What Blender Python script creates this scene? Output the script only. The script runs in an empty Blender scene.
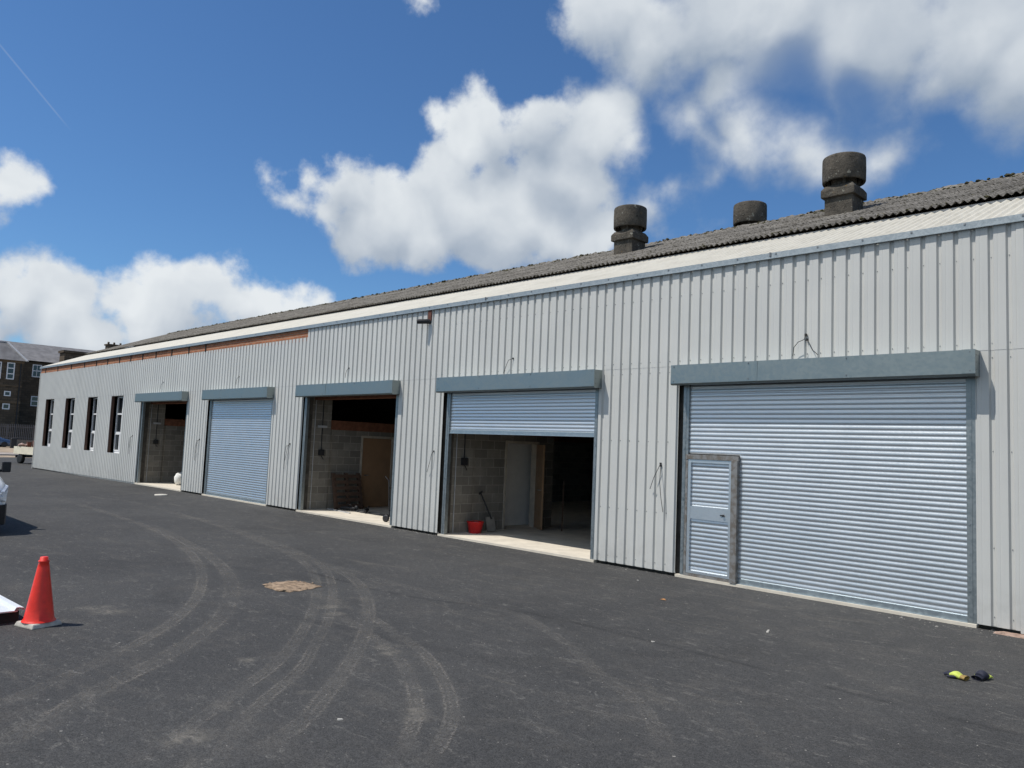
import bpy, bmesh, math, random
import numpy as np
from mathutils import Vector, Matrix
random.seed(7)
C = bpy.data.collections.new('scene'); bpy.context.scene.collection.children.link(C)
SC = bpy.context.scene
PI = math.pi

# ------------------------------------------------------------------ node helpers
class NT:
    def __init__(s, tree): s.t = tree; s.n = tree.nodes; s.l = tree.links
    def put(s, sock, v):
        if v is None: return
        if isinstance(v, bpy.types.NodeSocket): s.l.new(v, sock)
        elif hasattr(sock, 'default_value'):
            if sock.type == 'RGBA' and len(v) == 3: v = (*v, 1)
            sock.default_value = v
    def node(s, ty, ins=None, **props):
        n = s.n.new(ty)
        for k, v in props.items(): setattr(n, k, v)
        for k, v in (ins or {}).items(): s.put(n.inputs[k], v)
        return n
    def math(s, op, a, b=None, c=None, clamp=False):
        n = s.n.new('ShaderNodeMath'); n.operation = op; n.use_clamp = clamp
        for i, v in enumerate((a, b, c)): s.put(n.inputs[i], v)
        return n.outputs[0]
    def vmath(s, op, a, b=None, scale=None):
        n = s.n.new('ShaderNodeVectorMath'); n.operation = op
        s.put(n.inputs[0], a); s.put(n.inputs[1], b)
        if scale is not None: s.put(n.inputs['Scale'], scale)
        return n.outputs['Value'] if op in ('DISTANCE', 'DOT_PRODUCT', 'LENGTH') else n.outputs[0]
    def noise(s, vec, scale, detail=4, rough=.55, dist=0.):
        n = s.node('ShaderNodeTexNoise', {'Scale': scale, 'Detail': detail, 'Roughness': rough, 'Distortion': dist})
        if vec is not None: s.put(n.inputs['Vector'], vec)
        return n.outputs['Fac'], n.outputs['Color']
    def ramp(s, v, a, b, c=0., d=1., interp='SMOOTHSTEP'):
        n = s.n.new('ShaderNodeMapRange'); n.interpolation_type = interp
        for i, x in enumerate((v, a, b, c, d)): s.put(n.inputs[i], x)
        return n.outputs[0]
    def mix(s, f, a, b, mode='MIX'):
        n = s.n.new('ShaderNodeMix'); n.data_type = 'RGBA'; n.blend_type = mode
        s.put(n.inputs[0], f); s.put(n.inputs[6], a); s.put(n.inputs[7], b)
        return n.outputs[2]
    def sep(s, v):
        n = s.n.new('ShaderNodeSeparateXYZ'); s.put(n.inputs[0], v); return n.outputs
    def comb(s, x, y, z):
        n = s.n.new('ShaderNodeCombineXYZ')
        for i, v in enumerate((x, y, z)): s.put(n.inputs[i], v)
        return n.outputs[0]
    def pos(s): return s.n.new('ShaderNodeNewGeometry').outputs['Position']
    def attr(s, name):
        n = s.n.new('ShaderNodeAttribute'); n.attribute_name = name; return n.outputs['Fac']

def mat(name, fn):
    m = bpy.data.materials.new(name); m.use_nodes = True
    t = NT(m.node_tree); b = m.node_tree.nodes['Principled BSDF']
    fn(t, b); return m
def bump(t, b, h, strength=.3, dist=.01):
    n = t.node('ShaderNodeBump', {'Strength': strength, 'Distance': dist, 'Height': h}); t.put(b.inputs['Normal'], n.outputs[0])
def simple(name, col, rough=.6, metal=0., var=.15, scale=6., spec=.5, bmp=0., bscale=60., coat=0.):
    def fn(t, b):
        p = t.pos(); f, _ = t.noise(p, scale, 5, .6)
        k = t.ramp(f, .25, .75, 1 - var, 1 + var)
        c = t.vmath('SCALE', t.node('ShaderNodeRGB').outputs[0], scale=k)
        c.node.inputs[0].links[0].from_node.outputs[0].default_value = (*col, 1)
        t.put(b.inputs['Base Color'], c)
        g, _ = t.noise(p, scale * 4, 4, .6)
        t.put(b.inputs['Roughness'], t.ramp(g, .3, .7, max(0, rough - .08), min(1, rough + .08)))
        b.inputs['Metallic'].default_value = metal; b.inputs['Specular IOR Level'].default_value = spec
        b.inputs['Coat Weight'].default_value = coat
        if bmp: h, _ = t.noise(p, bscale, 4, .6); bump(t, b, h, bmp, .01)
    return mat(name, fn)

# ------------------------------------------------------------------ materials
def m_clad(t, b):
    p = t.pos(); x, y, z = t.sep(p)[:3]
    f, _ = t.noise(p, .7, 3, .5)
    streak, _ = t.noise(t.comb(t.math('MULTIPLY', x, 9.), 0., t.math('MULTIPLY', z, .5)), 1.6, 4, .6)
    low, _ = t.noise(p, 3., 5, .65)
    lowm = t.math('MULTIPLY', t.ramp(z, .9, -.1), t.ramp(low, .35, .75))
    c = t.mix(t.ramp(f, .3, .7), (.56, .56, .535), (.595, .593, .562))
    c = t.mix(t.ramp(streak, .5, .85, 0., .16), c, (.33, .33, .31))
    c = t.mix(t.math('MULTIPLY', lowm, .3), c, (.25, .235, .21))
    sh = t.node('ShaderNodeTexWhiteNoise', {'W': t.math('FLOOR', t.math('MULTIPLY_ADD', x, .929, .13))}, noise_dimensions='1D').outputs['Value']
    c = t.vmath('SCALE', c, scale=t.ramp(sh, 0., 1., .965, 1.03, 'LINEAR'))
    t.put(b.inputs['Base Color'], c); b.inputs['Roughness'].default_value = .42
    b.inputs['Specular IOR Level'].default_value = .4
    w, _ = t.noise(t.comb(x, 0., t.math('MULTIPLY', z, 1.)), 1.6, 2, .5)
    bump(t, b, w, .35, .012)
M_CLAD = mat('painted_cladding', m_clad)
M_SCREW = simple('screw_head', (.2, .21, .22), .5, .5)
def galv(name, a, bb, rough, metal=.75, bumps=.15, cell=26):
    def fn(t, b):
        p = t.pos(); v = t.node('ShaderNodeTexVoronoi', {'Vector': p, 'Scale': float(cell)})
        f, _ = t.noise(p, 1.8, 4, .6)
        k = t.math('ADD', t.math('MULTIPLY', t.sep(v.outputs['Color'])[0], .45), t.math('MULTIPLY', f, .55))
        t.put(b.inputs['Base Color'], t.mix(t.ramp(k, .2, .8), a, bb))
        t.put(b.inputs['Roughness'], t.ramp(k, .2, .8, rough - .06, rough + .08)); b.inputs['Metallic'].default_value = metal
        w, _ = t.noise(p, 2.4, 2, .5)
        if bumps > 0: bump(t, b, w, bumps, .012)
    return mat(name, fn)
M_GALV = galv('galvanised_hood', (.255, .295, .297), (.275, .318, .318), .42, .8, .3)
M_GUIDE = galv('galvanised_guide', (.24, .27, .28), (.31, .34, .35), .42, .7)
M_SLAT = galv('galvanised_slat', (.61, .65, .68), (.645, .68, .71), .38, .8, .0, 90)
M_PLATE = galv('galvanised_plate', (.36, .41, .44), (.42, .47, .49), .38, .8)
M_FLASH = galv('galvanised_flashing', (.30, .34, .36), (.38, .42, .44), .5, .5, .15, 40)
def m_rust(t, b):
    p = t.pos(); f, _ = t.noise(p, 9, 6, .65)
    t.put(b.inputs['Base Color'], t.mix(t.ramp(f, .42, .6), (.26, .26, .255), (.18, .16, .14)))
    b.inputs['Roughness'].default_value = .65; b.inputs['Metallic'].default_value = .4
M_RUST = mat('weathered_steel', m_rust)
def m_whiteroof(t, b):
    p = t.pos(); f, _ = t.noise(p, 2.2, 6, .65); g, _ = t.noise(p, 14, 4, .6)
    c = t.mix(t.ramp(f, .35, .75), (.57, .545, .47), (.48, .455, .385))
    c = t.mix(t.ramp(g, .55, .8, 0., .3), c, (.40, .37, .32))
    t.put(b.inputs['Base Color'], c); b.inputs['Roughness'].default_value = .75
    bump(t, b, g, .2, .005)
M_WROOF = mat('pale_roof_sheet', m_whiteroof)
def m_oldroof(t, b):
    p = t.pos(); f, _ = t.noise(p, 1.3, 6, .7); g, _ = t.noise(p, 11, 6, .7); h, _ = t.noise(p, 45, 4, .7)
    c = t.mix(t.ramp(f, .3, .7), (.13, .12, .105), (.235, .22, .195))
    c = t.mix(t.ramp(g, .47, .62), c, (.05, .046, .036))
    c = t.mix(t.ramp(h, .6, .75, 0., .6), c, (.36, .34, .29))
    t.put(b.inputs['Base Color'], c); b.inputs['Roughness'].default_value = .95; b.inputs['Specular IOR Level'].default_value = .15
    bump(t, b, g, .7, .02)
M_OROOF = mat('mossy_fibre_cement', m_oldroof)
def m_vent(t, b):
    p = t.pos(); f, _ = t.noise(p, 3, 6, .7); g, _ = t.noise(p, 16, 6, .72)
    c = t.mix(t.ramp(f, .3, .7), (.065, .06, .052), (.13, .115, .095))
    c = t.mix(t.ramp(g, .56, .66), c, (.03, .028, .02))
    c = t.mix(t.ramp(t.noise(p, 8, 5, .7)[0], .60, .66, 0., .85), c, (.34, .33, .28))
    c = t.mix(t.ramp(t.noise(p, 5, 5, .7)[0], .62, .72, 0., .6), c, (.18, .11, .03))
    t.put(b.inputs['Base Color'], c); b.inputs['Roughness'].default_value = .95; b.inputs['Specular IOR Level'].default_value = .1
    bump(t, b, g, 1., .03)
M_VENT = mat('lichen_concrete', m_vent)
M_MOSS = simple('moss', (.07, .065, .035), .95, 0, .5, 9, .1, .6, 50)
def brick(name, a, bb, mo, bw, bh, axis, mortar=.012, patch=None):
    def fn(t, b):
        p = t.pos(); x, y, z = t.sep(p)[:3]
        uv = t.comb(x if axis == 'x' else y, z, 0.)
        n = t.node('ShaderNodeTexBrick', {'Vector': uv, 'Color1': a, 'Color2': bb, 'Mortar': mo, 'Scale': 1., 'Mortar Size': mortar,
            'Mortar Smooth': .3, 'Bias': 0., 'Brick Width': bw, 'Row Height': bh})
        f, _ = t.noise(p, 5, 6, .7); g, _ = t.noise(p, 30, 4, .6)
        c = t.mix(t.ramp(f, .3, .75, 0., .45), n.outputs['Color'], tuple(v * .5 for v in a))
        t.put(b.inputs['Base Color'], c); b.inputs['Roughness'].default_value = .92; b.inputs['Specular IOR Level'].default_value = .2
        h = t.math('SUBTRACT', g, t.math('MULTIPLY', n.outputs['Fac'], 1.5)); bump(t, b, h, .6, .008)
    return mat(name, fn)
M_BLOCKY = brick('concrete_block_side', (.27, .25, .215), (.17, .155, .135), (.34, .32, .28), .45, .225, 'y')
M_BLOCKX = brick('concrete_block_front', (.25, .23, .20), (.18, .165, .14), (.33, .31, .27), .45, .225, 'x')
M_BRICKX = brick('red_brick', (.52, .20, .10), (.33, .115, .06), (.36, .27, .2), .23, .075, 'x', .012)
M_STONEX = brick('sooty_stone_x', (.13, .10, .072), (.07, .056, .042), (.055, .045, .038), .6, .3, 'x', .02)
M_STONEY = brick('sooty_stone_y', (.145, .112, .078), (.075, .06, .044), (.06, .05, .04), .6, .3, 'y', .02)
M_STONEL = brick('sandstone_band', (.22, .16, .10), (.15, .11, .075), (.10, .08, .06), .8, .3, 'y', .02)
M_SLATE = simple('roof_slate', (.17, .165, .165), .7, 0, .25, 1.2, .3, .5, 6)
M_SLATEL = simple('lead_hip', (.42, .42, .42), .7)
M_CONC = simple('concrete_slab', (.64, .585, .49), .9, 0, .12, 2.5, .2, .15, 80)
M_DARK = simple('dark_board', (.014, .013, .012), .9)
M_REVEAL = simple('brown_reveal', (.10, .055, .04), .9)
M_BLACK = simple('black_rubber', (.018, .018, .02), .6)
M_TIMBER = simple('timber_plate', (.20, .085, .05), .85, 0, .3, 7, .2)
M_DOORW = simple('veneer_door', (.30, .18, .10), .5, 0, .12, 3)
M_FRAME = simple('primed_frame', (.45, .40, .33), .6)
M_WHITE = simple('white_upvc', (.80, .80, .80), .3, 0, .03)
M_PLASTER = simple('plasterboard', (.78, .78, .76), .8, 0, .05)
def m_glass(t, b):
    b.inputs['Base Color'].default_value = (.02, .025, .03, 1); b.inputs['Roughness'].default_value = .06
    b.inputs['Specular IOR Level'].default_value = .7
    f, _ = t.noise(t.pos(), .8, 2, .5); bump(t, b, f, .15, .01)
M_GLASS = mat('window_glass', m_glass)
M_REDP = simple('red_plastic', (.55, .02, .02), .4)
M_CONE = simple('cone_orange', (.85, .035, .018), .42, 0, .12, 10, .5, .15, 20)
M_CONEBASE = simple('cone_base_grey', (.45, .43, .38), .8, 0, .2, 14)
def m_sheet(t, b):
    f, _ = t.noise(t.pos(), 4, 4, .6); t.put(b.inputs['Base Color'], t.mix(t.ramp(f, .4, .8), (.72, .75, .77), (.6, .62, .62)))
    b.inputs['Roughness'].default_value = .35
M_SHEET = mat('white_sheet_paint', m_sheet)
M_PAINTW = simple('white_van_paint', (.90, .90, .89), .25, 0, .02, 2, .5, coat=.6)
M_CREAM = simple('cream_paint', (.88, .80, .62), .55, 0, .1, 3)
M_BLUE = simple('blue_car_paint', (.07, .11, .19), .3, .2, .05, 2, coat=.6)
M_LAMP = simple('headlamp_lens', (.55, .58, .62), .08, .4, .3, 25)
M_FENCE = simple('palisade_steel', (.15, .14, .14), .6, .3)
M_WIRE = simple('wire', (.02, .02, .02), .6)
M_RUSTB = simple('brown_rust', (.13, .05, .035), .9, 0, .3, 20)
M_WOODP = simple('pallet_wood', (.085, .05, .033), .9, 0, .3, 12)
M_SACK = simple('white_sack', (.75, .75, .72), .8, 0, .08, 10, .2, .5, 20)
M_GLY = simple('glove_yellow', (.50, .58, .10), .7, 0, .15, 30)
M_GLB = simple('glove_black', (.012, .014, .03), .7, 0, .2, 30)
M_GLO = simple('glove_cuff', (.30, .20, .06), .8, 0, .3, 30)
M_TAN = simple('sandy_rubble', (.27, .20, .14), .95, 0, .5, 14, .1, .8, 60)
M_COVER = simple('pale_concrete_cover', (.55, .52, .46), .85)
M_STONE = simple('loose_stone', (.19, .18, .165), .95, 0, .4, 3)
M_GRAVEL = simple('tan_hardcore', (.34, .27, .20), .95, 0, .35, .8, .1)
M_PAPER = simple('pale_scrap', (.42, .40, .36), .8)
M_LEAF = simple('dry_leaf', (.42, .2, .07), .8)

# tarmac: tyre dust is laid from 'dust' and 'seam' attributes written per vertex
def m_asphalt(t, b):
    p = t.pos()
    big, _ = t.noise(p, .22, 5, .6); med, _ = t.noise(p, 1.7, 6, .68); fine, _ = t.noise(p, 110, 3, .7); fine2, _ = t.noise(p, 28, 4, .75)
    streak, _ = t.noise(t.vmath('MULTIPLY', p, (.55, 2.2, 1.)), 1.1, 6, .7, .6)
    c = t.mix(t.ramp(big, .3, .7), (.048, .048, .048), (.066, .0655, .064))
    c = t.mix(t.ramp(med, .48, .75, 0., .6), c, (.088, .083, .076))
    sc, _ = t.noise(t.vmath('MULTIPLY', p, (1.2, 2.6, 1.)), 3.2, 6, .75, 1.2); c = t.mix(t.ramp(sc, .54, .70, 0., .62), c, (.16, .153, .14))
    dk, _ = t.noise(p, .55, 4, .6, .8); c = t.mix(t.ramp(dk, .55, .7, 0., .35), c, (.035, .035, .035))
    c = t.mix(t.ramp(streak, .56, .74, 0., .5), c, (.125, .115, .10))
    agg = t.ramp(fine, .34, .68, .4, 1.6, 'LINEAR'); agg2 = t.ramp(fine2, .3, .7, .78, 1.22, 'LINEAR')
    c = t.vmath('SCALE', c, scale=t.math('MULTIPLY', agg, agg2))
    dust = t.attr('dust'); pn, _ = t.noise(p, 9, 5, .75); pn2, _ = t.noise(p, 1.1, 3, .6)
    dm = t.math('MULTIPLY', dust, t.math('MULTIPLY', t.ramp(pn, .28, .75, .25, 1.), t.ramp(pn2, .3, .65, .35, 1.)))
    c = t.mix(t.math('MULTIPLY', dm, t.ramp(fine, .3, .6, .35, 1.)), c, (.24, .222, .195))
    patch = t.attr('patch'); c = t.mix(t.math('MULTIPLY', patch, t.ramp(pn, .35, .62)), c, (.30, .27, .22))
    seam = t.attr('seam'); c = t.mix(t.math('MULTIPLY', seam, t.ramp(pn, .2, .6, .4, .75)), c, (.018, .018, .019))
    spk, _ = t.noise(p, 17, 2, .5); c = t.mix(t.ramp(spk, .745, .77, 0., .7), c, (.40, .38, .34))
    t.put(b.inputs['Base Color'], c); b.inputs['Roughness'].default_value = .86; b.inputs['Specular IOR Level'].default_value = .25
    bump(t, b, t.math('ADD', t.math('MULTIPLY', fine, .6), fine2), .75, .01)
M_ASPH = mat('asphalt', m_asphalt)

# ------------------------------------------------------------------ mesh builder
class MB:
    def __init__(s): s.v = []; s.f = []; s.mi = []; s.m = 0; s.sm = False; s.sf = []
    def face(s, pts, sm=None):
        i = len(s.v); s.v += [tuple(p) for p in pts]; s.f.append(tuple(range(i, i + len(pts)))); s.mi.append(s.m); s.sf.append(s.sm if sm is None else sm)
    def grid(s, rows, closed=False, sm=True, flip=False):
        i = len(s.v); n = len(rows[0])
        for r in rows: s.v += [tuple(p) for p in r]
        for a in range(len(rows) - 1):
            for c in range(n if closed else n - 1):
                d = (c + 1) % n
                q = (i + a*n + c, i + a*n + d, i + (a+1)*n + d, i + (a+1)*n + c)
                s.f.append(q[::-1] if flip else q); s.mi.append(s.m); s.sf.append(sm)
        return s
    def box(s, x0, x1, y0, y1, z0, z1):
        P = [(x0,y0,z0),(x1,y0,z0),(x1,y1,z0),(x0,y1,z0),(x0,y0,z1),(x1,y0,z1),(x1,y1,z1),(x0,y1,z1)]
        return s.hexa(P)
    def hexa(s, P):
        i = len(s.v); s.v += [tuple(p) for p in P]
        for q in ((0,3,2,1),(4,5,6,7),(0,1,5,4),(1,2,6,5),(2,3,7,6),(3,0,4,7)):
            s.f.append(tuple(i + k for k in q)); s.mi.append(s.m); s.sf.append(False)
        return s
    def bar(s, a, b, w, h=None):
        a, b = Vector(a), Vector(b); h = h or w; d = (b - a).normalized()
        up = Vector((0,0,1)) if abs(d.z) < .95 else Vector((0,1,0))
        r = d.cross(up).normalized() * w/2; u = r.cross(d).normalized() * h/2
        return s.hexa([a-r-u, a+r-u, b+r-u, b-r-u, a-r+u, a+r+u, b+r+u, b-r+u])
    def tube(s, pts, r, n=8, caps=True):
        pts = [Vector(p) for p in pts]; rows = []; rr = r if isinstance(r, (list, tuple)) else [r]*len(pts); prev = None
        for k, p in enumerate(pts):
            d = (pts[min(k+1, len(pts)-1)] - pts[max(k-1, 0)]).normalized()
            a = prev if prev is not None else (Vector((0,0,1)) if abs(d.z) < .9 else Vector((1,0,0)))
            u = (a - d * a.dot(d)).normalized(); prev = u; w = d.cross(u)
            rows.append([p + (u*math.cos(2*PI*j/n) + w*math.sin(2*PI*j/n)) * rr[k] for j in range(n)])
        s.grid(rows, True, True)
        if caps: s.face(rows[0][::-1], False); s.face(rows[-1], False)
        return s
    def lathe(s, prof, c=(0,0,0), n=24, caps=True):
        rows = [[(c[0] + r*math.cos(2*PI*j/n), c[1] + r*math.sin(2*PI*j/n), c[2] + z) for j in range(n)] for r, z in prof]
        s.grid(rows, True, True)
        if caps: s.face(rows[0][::-1], False); s.face(rows[-1], False)
        return s
    def build(s, name, mats, parent=None, sharp=40, bevel=0):
        me = bpy.data.meshes.new(name); me.from_pydata(s.v, [], s.f)
        for m in (mats if isinstance(mats, (list, tuple)) else [mats]): me.materials.append(m)
        me.polygons.foreach_set('material_index', s.mi); me.polygons.foreach_set('use_smooth', s.sf); me.update()
        if bevel:
            bm = bmesh.new(); bm.from_mesh(me); bmesh.ops.remove_doubles(bm, verts=bm.verts, dist=1e-4)
            bmesh.ops.bevel(bm, geom=bm.edges[:], offset=bevel, segments=2, affect='EDGES', profile=.6, clamp_overlap=True)
            bm.to_mesh(me); bm.free()
        o = bpy.data.objects.new(name, me); C.objects.link(o)
        if parent: o.parent = parent
        return o
def tag(o, label=None, cat=None, group=None, kind=None):
    for k, v in (('label', label), ('category', cat), ('group', group), ('kind', kind)):
        if v: o[k] = v
    return o
def empty(name, loc=(0,0,0), rz=0, label=None, cat=None, group=None):
    o = bpy.data.objects.new(name, None); o.empty_display_size = .3; C.objects.link(o); o.location = loc; o.rotation_euler = (0,0,rz)
    return tag(o, label, cat, group)
def copy_tree(o, parent=None):
    c = o.copy(); C.objects.link(c)
    if parent: c.parent = parent
    for ch in [k for k in C.objects if k.parent == o]: copy_tree(ch, c)
    return c

# ------------------------------------------------------------------ ground
def gz(x, y=0): return -.06 - .13 * min(1, max(0, (-x - 32) / 17))
CAM = (0., -12.002, 2.1); YAW, PITCH, ROLL, F = map(float, (math.radians(44.90044514), math.radians(4.71165466), math.radians(2.4045357), 770.57))
_f = Vector((-math.sin(YAW)*math.cos(PITCH), math.cos(YAW)*math.cos(PITCH), math.sin(PITCH)))
_r = Vector((math.cos(YAW), math.sin(YAW), 0)); _u = _r.cross(_f)
CR = _r*math.cos(ROLL) + _u*math.sin(ROLL); CU = -_r*math.sin(ROLL) + _u*math.cos(ROLL); CF = _f
def dirpx(x, y): return CF + CR*((x-512)/F) - CU*((y-384)/F)
def gpx(x, y, z=-.06):
    d = dirpx(x, y); t = (z - CAM[2]) / d.z; return (CAM[0] + d.x*t, CAM[1] + d.y*t)

# tyre tracks surveyed from the yard (each: points, half width, strength)
TR = [([(65,500),(120,517),(165,535),(192,555),(202,575),(197,597),(175,620),(140,642),(100,662),(65,677),(0,705)], .11, .55),
      ([(150,525),(200,550),(225,570),(232,590),(225,612),(200,635),(160,660),(100,690),(30,730),(0,745)], .15, .5),
      ([(125,500),(200,520),(270,545),(300,560),(315,577),(315,605),(300,635),(275,665),(240,690),(200,720),(165,745)], .10, .5),
      ([(210,520),(280,545),(320,565),(332,585),(330,615),(315,645),(300,670),(265,700),(235,730),(215,768)], .09, .5),
      ([(300,555),(350,577),(367,600),(367,625),(355,655),(330,690),(300,725),(250,755)], .12, .5),
      ([(330,610),(370,635),(395,655),(410,680),(417,710),(407,740),(390,768)], .09, .65),
      ([(360,610),(390,630),(425,655),(445,685),(452,715),(440,745),(420,768)], .09, .65),
      ([(330,565),(400,585),(460,602),(512,612),(560,640),(600,675),(640,705),(660,735),(672,768)], .10, .38),
      ([(560,628),(620,660),(650,690),(700,720),(740,750)], .07, .2),
      ([(260,500),(330,520),(420,548),(520,566),(620,590),(720,615),(840,650),(1000,700)], .16, .16),
      ([(512,690),(600,700),(700,702),(820,708)], .08, .25), ([(370,690),(512,745),(620,740)], .05, .22),
      ([(0,655),(60,672),(130,690),(200,700)], .08, .3), ([(600,650),(660,660),(760,655)], .05, .2),
      ([(780,768),(760,735),(730,712)], .07, .35), ([(450,720),(512,722),(560,735)], .05, .3)]
SEAM = [([(300,570),(400,595),(512,610),(612,632),(712,657),(822,685),(922,712),(1024,735)], .035, .8),
        ([(150,600),(260,612),(400,640),(520,668)], .10, .35), ([(100,560),(260,570),(330,585)], .12, .3)]
PATCH = [(200,610,.0),(105,585,.0),(332,607,.12),(334,614,.1),(386,647,.10),(391,653,.10),(414,712,.09),(417,720,.09),(304,692,.05),(340,720,.03),(246,660,.08),(190,738,.14),(110,612,.16),(95,608,.14),(105,610,.1)]
def smooth_poly(pts):
    P = [np.array(gpx(*p)) for p in pts]; out = []
    for i in range(len(P)-1):
        a, b, c, d = P[max(i-1,0)], P[i], P[i+1], P[min(i+2,len(P)-1)]
        for t in np.linspace(0, 1, 5)[:-1]:
            out.append(.5*((2*b) + (-a+c)*t + (2*a-5*b+4*c-d)*t*t + (-a+3*b-3*c+d)*t**3))
    return out + [P[-1]]
def lay(xy, lines):
    acc = np.zeros(len(xy))
    for pts, w, s in lines:
        P = smooth_poly(pts); best = np.full(len(xy), 1e9)
        for a, b in zip(P[:-1], P[1:]):
            ab = b - a; L = ab @ ab + 1e-12
            t = np.clip(((xy - a) @ ab) / L, 0, 1); best = np.minimum(best, np.linalg.norm(xy - a - t[:,None]*ab, axis=1))
        w = w*.78; q = best/w; acc = np.maximum(acc, s * np.clip((1.25 - q)/.4, 0, 1) * (.55 + .45*np.exp(-((q-.8)/.28)**2) + .25*np.exp(-(q/.25)**2)))
    return acc
def axis(lo, hi, step, outs):
    a = list(np.arange(lo, hi + 1e-6, step)); return sorted([lo - o for o in outs] + a + [hi + o for o in outs])
OUT = [.3, .8, 1.6, 3, 5, 8, 12, 17, 25, 40, 70, 120, 250, 500, 1000]
xs = axis(-26., 1.5, .07, OUT); ys = axis(-11.2, .4, .07, OUT)
xx, yy = np.meshgrid(xs, ys); nx, ny = len(xs), len(ys)
zz = -.06 - .13*np.clip((-xx-32)/17, 0, 1)
XY = np.stack([xx.ravel(), yy.ravel()], 1); co = np.column_stack([XY, zz.ravel()])
ii = np.arange((ny-1)*(nx-1)); a0 = (ii // (nx-1))*nx + ii % (nx-1)
quads = np.stack([a0, a0+1, a0+nx+1, a0+nx], 1)
me = bpy.data.meshes.new('ground'); me.vertices.add(len(co)); me.vertices.foreach_set('co', co.ravel())
me.loops.add(quads.size); me.loops.foreach_set('vertex_index', quads.ravel()); me.polygons.add(len(quads))
me.polygons.foreach_set('loop_start', ii*4); me.polygons.foreach_set('loop_total', np.full(len(ii), 4)); me.update(); me.validate()
near = (XY[:,0] > -30) & (XY[:,0] < 3) & (XY[:,1] > -13) & (XY[:,1] < 1)
for nm, ln in (('dust', TR), ('seam', SEAM)):
    v = np.zeros(len(XY)); v[near] = lay(XY[near], ln); v *= .38 if nm == 'dust' else 1; me.attributes.new(nm, 'FLOAT', 'POINT').data.foreach_set('value', v.astype(np.float32))
v = np.zeros(len(XY))
for px, py, r in PATCH:
    if r:
        g = np.array(gpx(px, py)); v = np.maximum(v, .33*np.clip(1.4 - np.linalg.norm((XY-g)*np.array([1,.8]), axis=1)/(r), 0, 1))
me.attributes.new('patch', 'FLOAT', 'POINT').data.foreach_set('value', v.astype(np.float32))
me.materials.append(M_ASPH); g = bpy.data.objects.new('ground', me); C.objects.link(g); tag(g, kind='structure')
# tyre marks: thin dusty prints lying on the tarmac, tread read from u (across) and v (along)
def m_tyre(t, b):
    uv = t.node('ShaderNodeUVMap', uv_map='UVMap').outputs[0]; u, v = t.sep(uv)[:2]; p = t.pos()
    a = t.math('ABSOLUTE', u)
    edge = t.ramp(t.math('ABSOLUTE', t.math('SUBTRACT', a, .72)), -.05, .42, 1., 0.)
    mid = t.math('MULTIPLY', t.ramp(a, .6, .1), .55)
    zig = t.math('PINGPONG', t.math('ADD', t.math('MULTIPLY', v, 22.), t.math('MULTIPLY', a, 1.6)), 1.)
    tread = t.ramp(zig, .1, .8, .72, 1.)
    n, _ = t.noise(p, 1.6, 4, .65); n2, _ = t.noise(p, 38, 4, .7); n3, _ = t.noise(t.comb(u, t.math('MULTIPLY', v, .6), 0.), 1.5, 4, .6)
    al = t.math('MULTIPLY', t.math('MULTIPLY', t.math('ADD', edge, mid, clamp=True), tread), t.math('MULTIPLY', t.ramp(n, .36, .66, .08, 1.), t.ramp(n2, .40, .62, .0, 1.)))
    al = t.math('MULTIPLY', t.math('MULTIPLY', al, t.attr('fade')), t.ramp(n3, .3, .6, .35, 1.))
    b.inputs['Base Color'].default_value = (.27, .25, .22, 1); b.inputs['Roughness'].default_value = .95; b.inputs['Specular IOR Level'].default_value = .1
    t.put(b.inputs['Alpha'], al)
M_TYRE = mat('tyre_dust', m_tyre)
tv, tf, tuv, tfd = [], [], [], []
for pts, w, s in TR:
    P = smooth_poly(pts); L = 0; i0 = len(tv); w = w * .78; z = -.056 + .0006*TR.index((pts, w/.95, s)) if False else -.0565 + .0007*[q[0] for q in TR].index(pts)
    for k, q in enumerate(P):
        d = P[min(k+1, len(P)-1)] - P[max(k-1, 0)]; d = d/np.linalg.norm(d); n_ = np.array([-d[1], d[0]])
        if k: L += np.linalg.norm(q - P[k-1])
        e = min(1, k/4, (len(P)-1-k)/4)
        for sg in (-1, 1): c_ = q + n_*sg*w; tv.append((c_[0], c_[1], z + (gz(c_[0])+.06))); tuv.append((sg, L)); tfd.append(s*1.45*e)
        if k: j = i0 + 2*k; tf.append((j-2, j-1, j+1, j))
me = bpy.data.meshes.new('tyre_marks'); me.from_pydata(tv, [], tf); ul = me.uv_layers.new(name='UVMap')
for lp in me.loops: ul.data[lp.index].uv = tuv[lp.vertex_index]
me.attributes.new('fade', 'FLOAT', 'POINT').data.foreach_set('value', np.array(tfd, dtype=np.float32)); me.materials.append(M_TYRE)
tm = bpy.data.objects.new('tyre_marks', me); C.objects.link(tm); tag(tm, kind='structure')
# tan hardcore verge beyond the yard
b = MB()
for x0, x1, z in ((-71,-67,-.186),(-103,-78,-.186)): b.box(x0, x1, -60, 60, -.3, z)
tag(b.build('gravel_path', M_GRAVEL), kind='structure')
tag(MB().box(-77, -72, -60, 60, -.3, -.12).build('pavement', simple('old_paving', (.33,.29,.26), .95, 0, .3, 1.5, .2)), kind='structure')

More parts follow.
